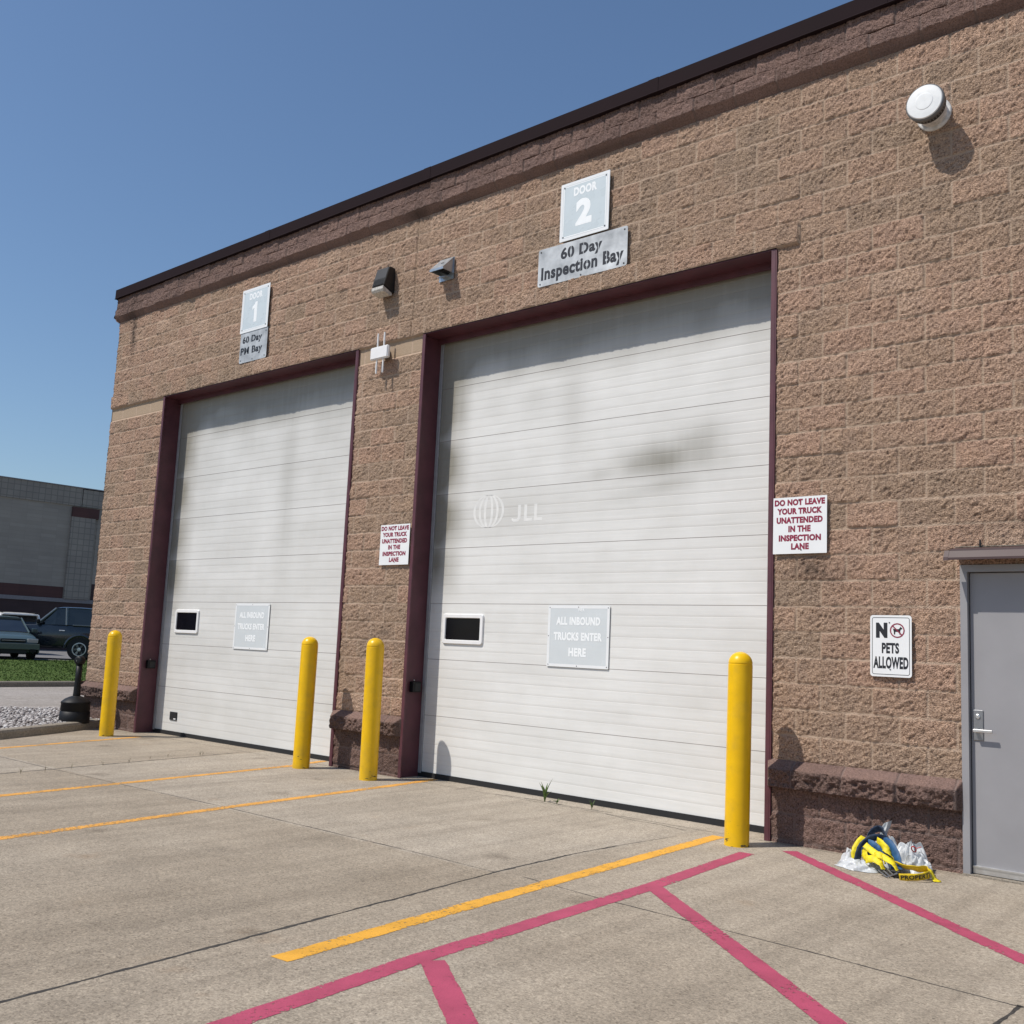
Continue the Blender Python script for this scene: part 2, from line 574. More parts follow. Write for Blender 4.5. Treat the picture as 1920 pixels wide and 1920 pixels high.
def sheet(name, pts, z, mat, kind="structure"):
    bm = bmesh.new()
    bm.faces.new([bm.verts.new((p[0], p[1], p[2] if len(p) > 2 else z)) for p in pts])
    return tag(obj(name, bm, mat), kind=kind)


sheet("ground", [(-2500, -2500), (2500, -2500), (2500, 2500), (-2500, 2500)], GZ - 0.012, MAT['asphalt'])
JX = [(-30, -30, -30), (-6.1, -6.55, -7.0), (-0.20, -0.60, -0.60), (2.40, 2.478, 2.45), (6.3, 6.3, 6.3), (40, 40, 40)]
JY = [-60, -6.9, -2.62, 0.6]
V, F, T = [], [], []
tones = [[.5, .45, .55, .5, .5], [.62, .40, .52, .35, .5], [.45, .62, .55, .5, .45]]
for j in range(3):
    for i in range(5):
        if i == 0 and j == 2:
            pts = [(-14.5, JY[2]), (JX[1][1], JY[2]), (JX[1][2], JY[3]), (-11.5, 0.6)]
        else:
            x = lambda a, b: max(-14.5, JX[a][max(0, min(2, b - 1))])
            pts = [(x(i, j), JY[j]), (x(i + 1, j), JY[j]), (x(i + 1, j + 1), JY[j + 1]), (x(i, j + 1), JY[j + 1])]
        n = len(V)
        V += [(a, b, GZ) for a, b in pts]
        F.append((n, n + 1, n + 2, n + 3))
        T += [tones[j][i]] * 4
tag(np_mesh("concrete_apron", V, F, MAT['concrete'], attrs={"slab": T}), kind="structure")
sheet("lane", [(-15.4, -70), (-8.0, -70), (-12.9, 0.8), (-13.6, 60), (-30, 60), (-20.6, 1.0), (-15, -40)], GZ + 0.004, MAT['lane'])


def strip(name, pts, w, z, mat, step=0.03, jag=0.0, seed=1, label=None, wfun=None):
    """a painted stripe or a joint along a polyline, with slightly uneven edges"""
    P = [np.array(p, float) for p in pts]
    V, F, E = [], [], []
    run = 0.0
    for a, b in zip(P, P[1:]):
        L = np.linalg.norm(b - a)
        n = max(2, int(L / step))
        d = (b - a) / L
        s = np.array((-d[1], d[0]))
        for i in range(n + 1):
            if i == 0 and V:
                continue
            t = i / n
            c = a + (b - a) * t
            q = np.array([run + L * t])
            j1 = (vnoise(q * 14, q * 0, seed)[0] - 0.5) * jag + (vnoise(q * 60, q * 0, seed + 9)[0] - 0.5) * jag * 0.8
            j2 = (vnoise(q * 14, q * 0 + 5, seed + 3)[0] - 0.5) * jag + (vnoise(q * 60, q * 0, seed + 4)[0] - 0.5) * jag * 0.8
            ww = w if wfun is None else w * wfun(run + L * t)
            for k, (o, e) in enumerate(((-ww / 2 + j1, 1), (-ww / 4, 0.1), (ww / 4, 0.1), (ww / 2 + j2, 1))):
                p = c + s * o
                V.append((p[0], p[1], z))
                E.append(e)
        run += L
    for i in range(len(V) // 4 - 1):
        for k in range(3):
            F.append((i * 4 + k, i * 4 + k + 1, i * 4 + 5 + k, i * 4 + 4 + k))
    o = np_mesh(name, V, F, mat, attrs={"edge": E})
    return tag(o, kind="structure")


Z1 = GZ + 0.0008
uneven = lambda s: 0.55 + 0.9 * float(vnoise(np.array([s * 3.0]), np.array([0.3]), 5)[0])
strip("expansion_joint", [(-0.22, -7.2), (-0.316, -5.784), (-0.529, -3.473), (-0.62, -2.6), (-0.66, -1.68), (-0.64, -1.2)], 0.02, Z1, MAT['joint'], jag=0.012, wfun=uneven, seed=2)
strip("control_joint", [(-0.64, -1.2), (-0.60, -0.75), (-0.58, -0.45)], 0.006, Z1, MAT['crack'], jag=0.006, seed=3)
strip("control_joint", [(-9.0, -2.7), (-6.527, -2.679), (-3.6, -2.577), (-1.47, -2.576), (-0.62, -2.6)], 0.009, Z1, MAT['joint'], jag=0.007, wfun=uneven, seed=4)
strip("control_joint", [(-0.42, -2.557), (0.176, -2.623), (1.463, -2.677), (2.495, -2.742), (6, -2.9)], 0.008, Z1, MAT['joint'], jag=0.006, wfun=uneven, seed=5)
strip("control_joint", [(-6.1, -4.5), (-6.426, -3.24), (-6.989, -0.15)], 0.024, Z1, MAT['joint'], jag=0.012, wfun=uneven, seed=6)
strip("control_joint", [(2.40, -4.0), (2.469, -3.042), (2.477, -2.72)], 0.02, Z1, MAT['joint'], jag=0.01, seed=7)
strip("control_joint", [(-11.0, -0.30), (-9.6, -0.02), (-4.3, -0.02), (0.3, -0.04), (1.5, -0.05)], 0.008, Z1, MAT['crack'], jag=0.008, wfun=uneven, seed=8)
strip("crack", [(-3.32, -0.12), (-3.34, 0.03), (-3.354, 0.19)], 0.006, Z1, MAT['crack'], jag=0.01, seed=11)
strip("crack", [(-2.9, 0.0), (-2.45, 0.06), (-2.0, 0.02), (-1.55, 0.05)], 0.012, Z1, MAT['crack'], jag=0.02, seed=12)
strip("crack", [(-1.55, -0.05), (-1.2, -0.12), (-0.95, -0.10), (-0.67, -0.17)], 0.01, Z1, MAT['crack'], jag=0.014, seed=13)

Z2 = GZ + 0.0016
strip("lane_marking", [(-7.9, -4.8), (-8.52, -2.41), (-9.17, -0.24)], 0.105, Z2, MAT['line_orange'], jag=0.005, seed=21)
strip("lane_marking", [(-4.75, -6.0), (-5.11, -3.83), (-5.62, -0.43), (-5.82, 0.25)], 0.105, Z2, MAT['line_orange'], jag=0.005, seed=22)
strip("lane_marking", [(-3.0, -6.6), (-3.35, -4.56), (-3.615, -2.61), (-3.88, -0.33), (-3.98, 0.25)], 0.105, Z2, MAT['line_orange'], jag=0.005, seed=23)
strip("lane_marking", [(-0.062, -4.69), (-0.209, -2.62), (-0.36, -0.17)], 0.115, Z2, MAT['line_yellow'], jag=0.007, seed=24)
PK = MAT['line_pink']
strip("lane_marking", [(0.50, -6.2), (0.437, -5.32), (0.335, -4.2), (0.245, -2.15), (0.118, -0.62)], 0.118, Z2, PK, jag=0.005, seed=25)
strip("lane_marking", [(0.40, -4.19), (1.035, -4.66), (2.4, -5.66)], 0.118, Z2 + 0.0008, PK, jag=0.005, seed=26)
strip("lane_marking", [(0.27, -2.13), (2.016, -3.57), (4.2, -5.4)], 0.118, Z2 + 0.0008, PK, jag=0.005, seed=27)
strip("lane_marking", [(0.29, -0.27), (2.30, -1.95), (4.6, -3.86)], 0.118, Z2, PK, jag=0.009, seed=28)

# kerb of the gravel island, gravel bed, lawn, far kerb, car park
def kerb(name, pts, w, z0, z1):
    """kerb with a rounded top edge, on the left-hand side of the path"""
    prof = [(0.0, z0), (0.012, z1 - 0.035), (0.03, z1 - 0.008), (0.06, z1), (w, z1), (w, z0)]
    bm = bmesh.new()
    rings = []
    for i, p in enumerate(pts):
        a = Vector(pts[max(i - 1, 0)])
        b = Vector(pts[min(i + 1, len(pts) - 1)])
        d = (b - a).normalized()
        s = Vector((-d.y, d.x))
        rings.append([bm.verts.new((p[0] + s.x * o, p[1] + s.y * o, z)) for o, z in prof])
    for a, b in zip(rings, rings[1:]):
        for i in range(len(prof) - 1):
            bm.faces.new((a[i], b[i], b[i + 1], a[i + 1]))
    bm.faces.new(rings[0])
    bm.faces.new(rings[-1])
    bmesh.ops.recalc_face_normals(bm, faces=bm.faces[:])
    return tag(obj(name, bm, MAT['kerb']), kind="structure")


kerb_pts = [(-7.4, -6.4), (-8.4, -4.3), (-9.45, -2.0), (-10.0, -1.0), (-10.5, -0.2), (-10.75, 0.10)]
kerb("kerb", kerb_pts, 0.16, GZ - 0.05, 0.085)
bed = [(-9.62, -1.95), (-10.12, -1.0), (-10.62, -0.13), (-10.62, 0.25), (-11.33, 0.25), (-11.33, 14), (-13.4, 14), (-13.1, 0.33), (-13.4, -0.37), (-13.7, -6.6), (-7.5, -6.5), (-8.55, -4.3)]
sheet("gravel_bed", bed, 0.045, MAT['gravel_bed'])
kerb("kerb", [(-13.74, -7), (-13.46, -0.37), (-13.15, 0.33), (-13.46, 14)][::-1], 0.10, GZ - 0.05, 0.035)

rng = np.random.default_rng(3)
ico = bmesh.new()
bmesh.ops.create_icosphere(ico, subdivisions=1, radius=1)
iv = np.array([v.co[:] for v in ico.verts])
jf = np.array([[v.index for v in f.verts] for f in ico.faces])
ico.free()
GV, GF, GT = [], [], []


def in_poly(x, y, poly):
    ins = False
    n = len(poly)
    for i in range(n):
        x1, y1 = poly[i]
        x2, y2 = poly[(i + 1) % n]
        if (y1 > y) != (y2 > y) and x < (x2 - x1) * (y - y1) / (y2 - y1) + x1:
            ins = not ins
    return ins


cnt = 0
while cnt < 9000:
    x, y = rng.uniform(-13.5, -9.2), rng.uniform(-3.2, 3.0)
    if not in_poly(x, y, bed) or (y > -0.02 and x > -11.36):
        continue
    s = rng.uniform(0.011, 0.032)
    sc3 = s * np.array([rng.uniform(.7, 1.3), rng.uniform(.7, 1.3), rng.uniform(.5, .85)])
    v = iv * sc3 * rng.uniform(.8, 1.15, (len(iv), 1))
    a = rng.uniform(0, 6.28)
    rot = np.array([[math.cos(a), -math.sin(a), 0], [math.sin(a), math.cos(a), 0], [0, 0, 1]])
    GV.append(v @ rot.T + (x, y, 0.05 + rng.uniform(0, 0.028)))
    GF.append(jf + cnt * len(iv))
    GT.append(np.full(len(iv), rng.uniform() ** 1.0))
    cnt += 1
tag(np_mesh("gravel", np.concatenate(GV), np.concatenate(GF), MAT['pebble'], attrs={"tint": np.concatenate(GT)}), kind="stuff")

kerb("kerb", [(-18.5, -16), (-20.3, -1.5), (-20.8, 2.746), (-21.04, 4.756), (-22.2, 14), (-26, 46)], 0.16, GZ - 0.05, 0.105)
LOT = 0.27
gx = [(-20.96, 2.8), (-21.2, 4.8), (-22.36, 14), (-26.1, 46), (-36.0, 46), (-33.4, 14), (-32.4, 9.0), (-31.6, 4.0), (-29.8, -16), (-18.66, -16), (-20.46, -1.5)]
bm = bmesh.new()
zs = [0.09, 0.09, 0.09, 0.09, LOT, LOT, LOT, LOT, LOT, 0.09, 0.09]
vs = [bm.verts.new((p[0], p[1], z)) for p, z in zip(gx, zs)]
for quad in ((10, 0, 7, 8), (0, 1, 6, 7), (1, 2, 5, 6), (2, 3, 4, 5)):
    bm.faces.new([vs[i] for i in quad])
bm.faces.new([vs[i] for i in (9, 10, 8)])
bmesh.ops.recalc_face_normals(bm, faces=bm.faces[:])
tag(obj("lawn", bm, MAT['grass']), kind="structure")
# grass blades on the lawn
NB = 26000
gxx = rng.uniform(-33.0, -20.5, NB)
gyy = rng.uniform(-1.0, 16.0, NB)
GV, GF = [], []
k = 0
zl = lambda x: 0.09 + (LOT - 0.09) * np.clip((-20.9 - x) / 11.2, 0, 1)
for x, y in zip(gxx, gyy):
    if not in_poly(x, y, gx):
        continue
    h, w, a = rng.uniform(0.025, 0.055), rng.uniform(0.012, 0.022), rng.uniform(0, 6.28)
    dx, dy = math.cos(a) * w, math.sin(a) * w
    z = float(zl(x)) - 0.01
    GV += [(x - dx, y - dy, z), (x + dx, y + dy, z), (x + rng.normal(0, .03), y + rng.normal(0, .03), z + h)]
    GF.append((k, k + 1, k + 2))
    k += 3
tag(np_mesh("grass", GV, GF, MAT['grass']), kind="stuff")
sheet("parking_lot", [(-29.9, -60), (-31.5, 4.0), (-32.3, 9.0), (-33.3, 14), (-35.9, 46), (-40, 200), (-160, 200), (-160, -60)], LOT - 0.005, MAT['asphalt'])
bm = bmesh.new()
for a_, b_ in (((-34.6, 1.2), (-38.6, 0.6)), ((-34.8, 4.2), (-39.3, 3.8)),):
    pass
bm.free()

# ------------------------------------------------------------------ the inspection building
XC, X1L, X1R, X2L, X2R = -27.83 * B, -24.0 * B, -13.235 * B, -10.53 * B, 0.0
ZH = 24 * H               # underside of the lintel
ZC = 31 * H               # underside of the cornice
DX0, DX1, DZ1 = 1.452, 2.50, 2.135   # the personnel door opening
bld = thing("inspection_building", "tan split-face block truck inspection building with two white overhead doors", "building", (-4.0, 0, GZ))


def bparent(o):
    o.parent = bld
    o.matrix_parent_inverse = Matrix.Translation(bld.location).inverted()
    return o


STAINS = [(-10.84, 6.12, 0.07, 0.40, 0.95), (-10.95, 6.3, 0.22, 0.10, 0.7), (0.335, 2.13, 0.15, 0.075, 1.0), (0.42, 2.08, 0.2, 0.09, 0.5), (-4.45, 6.33, .18, .06, .8), (-3.9, 6.30, .5, .035, .5),
          (-7.3, 6.31, 1.2, .03, .45), (-1.8, 6.32, .9, .03, .5), (1.3, 6.31, .9, .03, .4), (1.95, 2.42, 0.5, 0.07, 0.4), (-10.8, 0.5, 0.3, 0.1, 0.3), (-4.65, 1.5, 0.1, 0.03, 0.5), (-8.8, 5.0, .03, .07, .6)]


def block_relief(x, z, seed=0, amp=1.0):
    """height of split-face running bond at (x, z) with its mortar, tint and stain"""
    k = np.floor(z / H)
    off = np.where(k % 2 == 0, 0.5, 0.0)
    xb = x / B - off
    i = np.floor(xb)
    fx = (xb - i) * B
    fz = z - k * H
    jz = np.minimum(fz, H - fz)
    jx = np.minimum(fx, B - fx)
    # vertical control joint above the pier
    cj = np.abs(x + 11 * B)
    jx = np.where((z > ZH), np.minimum(jx, np.maximum(cj - 0.002, 0)), jx)
    r1, r2_, r3 = hash2(i, k, 11 + seed), hash2(i, k, 23 + seed), hash2(i, k, 37 + seed)
    wob = (vnoise(x * 40, z * 40, 91) - 0.5) * 0.006
    d = np.minimum(jx, jz) + wob
    mort = np.clip(1 - (d - 0.0055) / 0.0045, 0, 1)
    e = np.clip((d - 0.005) / 0.012, 0, 1)
    e = e * (2 - e)
    big = vnoise(x * 6.5 + r1 * 50, z * 9 + r2_ * 50, 3) - 0.5
    q = (x + z * 0.5) * 17
    mid = np.abs(vnoise(q + r1 * 30, (z - x * 0.4) * 26, 5) - 0.5) * 2
    fine = vnoise(x * 50 - z * 26, z * 66 - x * 12, 7) - 0.5
    vf = vnoise(x * 85, z * 85, 9) - 0.5
    tilt = ((fx / B - 0.5) * (r3 - 0.5) + (fz / H - 0.5) * (r1 - 0.5)) * 0.016
    h = e * (0.003 + 0.009 * big + 0.006 * (mid - 0.4) + 0.012 * fine + 0.010 * vf + tilt + 0.006 * (r2_ - 0.5)) * amp - 0.005 * (1 - e) * np.clip(mort + .4, 0, 1)
    tint = np.clip(0.5 + (r2_ - 0.5) * 0.8 + (vnoise(x * 1.1, z * 1.4, 51) - 0.5) * 0.7, 0, 1)
    st = np.zeros_like(x)
    for sx, sz, rx, rz, s in STAINS:
        q = ((x - sx) / rx) ** 2 + ((z - sz) / rz) ** 2
        st = np.maximum(st, s * np.exp(-q) * (0.35 + 0.9 * vnoise(x * 30, z * 30, 77)))
    # rain-washed grime just under the cornice
    return h, mort, tint, st


def grid_axis(breaks, step):
    out = []
    for a, b in zip(breaks, breaks[1:]):
        n = max(1, int(round((b - a) / step)))
        out += [a + (b - a) * j / n for j in range(n)]
    return np.array(out + [breaks[-1]])


def block_wall(name, xs, zs, keep, mat, place, smooth_rows=None, extra=None, amp=1.0, label=None):
    X, Z = np.meshgrid(xs, zs)
    h, mort, tint, st = block_relief(X, Z, amp=amp)
    sm = np.zeros_like(X)
    if smooth_rows is not None:
        sm = smooth_rows(X, Z)
        h = h * (1 - sm) + sm * (-0.008 - 0.004 * mort)
    if extra is not None:
        h = h + extra(X, Z)
    V = place(X.ravel(), h.ravel(), Z.ravel())
    nx = len(xs)
    cx, cz = (xs[:-1] + xs[1:]) / 2, (zs[:-1] + zs[1:]) / 2
    CX, CZ = np.meshgrid(cx, cz)
    kk = keep(CX, CZ)
    jj, ii = np.nonzero(kk)
    a = jj * nx + ii
    F = np.stack([a, a + 1, a + nx + 1, a + nx], 1)
    used = np.zeros(len(V), bool)
    used[F.ravel()] = True
    remap = np.cumsum(used) - 1
    F = remap[F]
    at = {"mort": mort.ravel()[used], "tint": tint.ravel()[used], "stain": st.ravel()[used], "smooth": sm.ravel()[used]}
    o = np_mesh(name, V[used], F, mat, attrs=at)
    return bparent(o)


front = lambda x, h, z: np.stack([x, -h, z], 1)
OPEN = [(X1L, X1R, -1, ZH), (X2L, X2R, -1, ZH), (DX0, DX1, -1, DZ1)]


def keep_front(zlo, zhi):
    def f(x, z):
        k = (z > zlo) & (z < zhi)
        for x0, x1, z0, z1 in OPEN:
            k &= ~((x > x0) & (x < x1) & (z > z0) & (z < z1))
        return k
    return f


def corner_fade(x, z):
    return 0 * x


xs = np.concatenate([grid_axis([XC, X1L, X1R], 0.015)[:-1], grid_axis([X1R, X2L, X2R], 0.013)[:-1], grid_axis([X2R, DX0, DX1], 0.0085)[:-1], grid_axis([DX1, 5.5], 0.02)])
zs = grid_axis([3 * H, DZ1, ZH, ZC], 0.010)
smooth_rows = lambda x, z: ((z > 23 * H) & (z < ZH) & (x < X2L + .02)).astype(float)


def lintel_step(x, z):
    on = (z >= ZH - 0.001) & (z < ZH + H - 0.004) & (x < 0.5 * B)
    out = np.where(on, 0.026, 0.0)
    # deep sealed control joint
    cj = np.abs(x + 11 * B) < 0.006
    return np.where(cj & (z > ZH), -0.02, out)


block_wall("block_wall", xs, zs, keep_front(3 * H, ZC), MAT['tan_block'], front, smooth_rows, lintel_step)
# brown base courses
zs2 = grid_axis([-0.08, 2 * H + 0.03], 0.011)
for xa, xb in ((XC, X1L), (X1R, X2L), (X2R, DX0), (DX1, 5.5)):
    block_wall("base_course", xs[(xs >= xa - 1e-6) & (xs <= xb + 1e-6)], zs2, keep_front(-1, 9), MAT['brown_block'], front)
# side wall round the corner (facing -X), seen edge-on
ys = grid_axis([0.0, 1.2, 14.0], 0.03)
ys = np.concatenate([grid_axis([0.0, 1.0], 0.013)[:-1], grid_axis([1.0, 14.0], 0.05)])
zs3 = grid_axis([3 * H, ZC], 0.012)
side = lambda x, h, z: np.stack([XC - 0.006 - h * 1.25, x, z], 1)
block_wall("side_wall", ys, zs3, lambda x, z: x > -1, MAT['tan_block'], side, lambda x, z: ((z > 23 * H) & (z < ZH)).astype(float),
           lambda x, z: np.where((z >= ZH) & (z < ZH + H), 0.014, 0))
block_wall("base_course", ys, grid_axis([-0.08, 2 * H + .03], 0.02), lambda x, z: x > -1, MAT['brown_block'], side)


# projecting bands: a profile swept in x and displaced like split-face block
def band(name, x0, x1, prof, mat, step=0.012, joint_off=0.0, end0=0.0, end1=0.0, rough=0.032, place=None, smooth_seg=()):
    """prof: list of (out, z) from top to bottom; joints every block; ends chamfered by end0/end1"""
    pts, segs = [], []
    for s, ((o0, z0), (o1, z1)) in enumerate(zip(prof, prof[1:])):
        L = math.hypot(o1 - o0, z1 - z0)
        n = max(1, int(L / step))
        for i in range(n):
            t = i / n
            pts.append((o0 + (o1 - o0) * t, z0 + (z1 - z0) * t))
            segs.append(s)
    pts.append(prof[-1])
    segs.append(len(prof) - 2)
    pts = np.array(pts)
    rough_seg = np.array([0.15 if s in smooth_seg else 1.0 for s in segs])
    xs_ = grid_axis([x0, x1], step)
    X = np.repeat(xs_[None, :], len(pts), 0)
    O = np.repeat(pts[:, :1], len(xs_), 1)
    Zz = np.repeat(pts[:, 1:], len(xs_), 1)
    RS = np.repeat(rough_seg[:, None], len(xs_), 1)
    xb = X / B - joint_off
    i = np.floor(xb)
    fx = (xb - i) * B
    d = np.minimum(fx, B - fx) + (vnoise(X * 40, Zz * 40, 17) - .5) * .005
    if X.max() > -11 * B and X.min() < -11 * B:
        d = np.minimum(d, np.abs(X + 11 * B))
    mort = np.clip(1 - (d - 0.0055) / 0.006, 0, 1)
    e = np.clip((d - 0.003) / 0.018, 0, 1)
    r1, r2_ = hash2(i, i * 0, 71), hash2(i, i * 0, 73)
    nz = 1.2 * (vnoise(X * 8 + r1 * 40, Zz * 11, 41) - .5) + .9 * (vnoise(X * 26, Zz * 30, 42) - .5) + .7 * (vnoise(X * 60, Zz * 60 + O * 60, 43) - .5)
    r3 = hash2(i, i * 0, 79)
    hh = RS * (e * nz * rough) - 0.013 * mort + (r3 - .5) * 0.014 * np.clip(O / .05, 0, 1)
    lim = np.ones_like(X) * 9
    if end0:
        lim = np.minimum(lim, np.maximum(X - x0, 0) * (0.09 / end0))
    if end1:
        lim = np.minimum(lim, np.maximum(x1 - X, 0) * (0.09 / end1))
    inner = prof[0][0]
    out = np.where(O > inner, np.minimum(O + hh, lim + inner + 0.004), O + hh * 0.2)
    tint = np.clip((.30 if rough > .02 else .8) + (r2_ - .5) * .7 + .65 * (1 - RS), 0, 1)
    st = np.zeros_like(X)
    for sx, sz, rx, rz, s in STAINS:
        st = np.maximum(st, s * np.exp(-((X - sx) / rx) ** 2 - ((Zz - sz) / rz) ** 2))
    V = (place or front)(X.ravel(), out.ravel(), Zz.ravel())
    nx = len(xs_)
    jj, ii = np.meshgrid(np.arange(len(pts) - 1), np.arange(nx - 1), indexing='ij')
    a = (jj * nx + ii).ravel()
    F = np.stack([a, a + nx, a + nx + 1, a + 1], 1)
    return bparent(np_mesh(name, V, F, mat, attrs={"mort": mort.ravel(), "tint": tint.ravel(), "stain": st.ravel(), "smooth": 0.6 * (1 - RS.ravel())}))


sill = [(-0.004, 3 * H + 0.003), (0.004, 3 * H), (0.088, 0.543), (0.094, 0.535), (0.092, 0.408), (0.086, 0.402), (-0.004, 0.401)]
band("sill_band", XC - 0.09, X1L + 0.015, sill, MAT['brown_block'], step=0.006, end1=0.05, joint_off=.5, smooth_seg=(0, 1, 5))
band("sill_band", X1R - 0.045, X2L + 0.02, sill, MAT['brown_block'], step=0.006, end0=0.06, end1=0.06, joint_off=.5, smooth_seg=(0, 1, 5))
band("sill_band", X2R - 0.03, DX0 + 0.012, sill, MAT['brown_block'], step=0.006, end0=0.05, end1=0.05, joint_off=.5, smooth_seg=(0, 1, 5))
band("sill_band", DX1 - 0.012, 5.5, sill, MAT['brown_block'], end0=0.05, joint_off=.5, step=0.02, smooth_seg=(0, 1, 5))
band("sill_band", -0.09, 14, sill, MAT['brown_block'], joint_off=.5, step=0.02, place=side, smooth_seg=(0, 1, 5))
corn_a = [(-0.004, ZC + H + 0.004), (0.030, ZC + H + 0.002), (0.066, ZC + H - 0.006), (0.072, ZC + 0.075), (0.066, ZC + 0.066), (-0.002, ZC - 0.004)]
corn_b = [(0.05, ZC + 2.2 * H), (0.052, ZC + H + 0.008), (-0.004, ZC + H + 0.003)]
band("cornice", XC - 0.06, 5.5, corn_a, MAT['brown_block'], smooth_seg=(0, 1, 4), step=0.008, rough=0.013)
band("cornice", XC - 0.05, 5.5, corn_b, MAT['brown_block'], joint_off=0.5, step=0.008, rough=0.013)
band("cornice", -0.06, 14, corn_a, MAT['brown_block'], smooth_seg=(0, 1, 4), step=0.03, place=side)
band("cornice", -0.05, 14, corn_b, MAT['brown_block'], joint_off=0.5, step=0.03, place=side)

# metal coping with seams
bm = bmesh.new()
ZP0, ZP1 = 6.685, 6.835
prof = [(-0.085, ZP0 - 0.004), (-0.095, ZP0), (-0.082, ZP0 + 0.014), (-0.080, ZP1), (0.32, ZP1 + 0.02), (0.32, ZP0)]
seams = [XC - 0.09, -7.35, -4.30, -1.25, 0.913, 4.0, 5.6]
for a, b in zip(seams, seams[1:]):
    prism(bm, prof, 'x', a, b - 0.004)
for s in seams[1:-1]:
    prism(bm, [(p[0] - 0.003 * (1 if p[0] < 0 else -1), p[1] + (0.002 if p[1] > ZP1 - .01 else -.001)) for p in prof], 'x', s - 0.055, s + 0.055)
bmesh.ops.recalc_face_normals(bm, faces=bm.faces[:])
bparent(obj("coping", bm, MAT['coping']))
bm = bmesh.new()
box(bm, XC - 0.089, XC + 0.3, 0.322, 14, ZP0, ZP1 - .002)
bparent(obj("coping", bm, MAT['coping']))
# body of the building behind the facing
bm = boxes([(XC + 0.05, 5.45, 0.75, 14, 6.2, 6.45), (5.40, 5.45, 0.03, 14, -0.05, 6.2), (XC + 0.05, 5.45, 13.9, 13.95, -.05, 6.2), (XC + .05, 5.45, 0.08, 0.36, ZH + .05, 6.69),
            (XC + .04, X1L - 0.006, 0.06, 0.34, -.05, ZH + .05), (X1R + .006, X2L - .006, 0.06, 0.34, -.05, ZH + .05), (X2R + .006, DX0 - .06, 0.06, 0.34, -.05, ZH + .05), (DX1 + .06, 5.40, 0.06, .34, -.05, ZH + .05),
            (DX0 - .06, DX1 + .06, .09, .34, DZ1 + .06, ZH + .05)])
bparent(obj("wall_core", bm, MAT['wall_dark']))

# maroon steel frames of the overhead doors
YD = 0.29
for xl, xr, lab in ((X1L, X1R, "maroon steel jambs of the left overhead door"), (X2L, X2R, "maroon steel jambs of the right overhead door")):
    bm = boxes([(xl - 0.004, xl + 0.008, -0.014, YD, GZ - .02, ZH - 0.012), (xr - 0.008, xr + 0.004, -0.014, YD, GZ - .02, ZH - 0.012)])
    box(bm, xl + 0.0082, xl + 0.042, -0.016, 0.004, GZ - .02, ZH - 0.012)
    box(bm, xr - 0.045, xr - 0.0082, -0.016, 0.004, GZ - .02, ZH - 0.012)
    box(bm, xl + 0.0083, xr - 0.0083, -0.010, YD + 0.005, ZH - 0.010, ZH - 0.001)
    box(bm, xl + 0.0083, xr - 0.0083, 0.225, 0.245, ZH - 0.07, ZH - 0.0102)
    bparent(obj("door_frame", bm, MAT['maroon']))
    for a_ in (xl + 0.009, xr - 0.055):
        bparent(obj("weather_strip", boxes([(a_, a_ + 0.046, YD - 0.02, YD - 0.004, 0.01, ZH - 0.02)], bev=0.003), MAT['seal']))


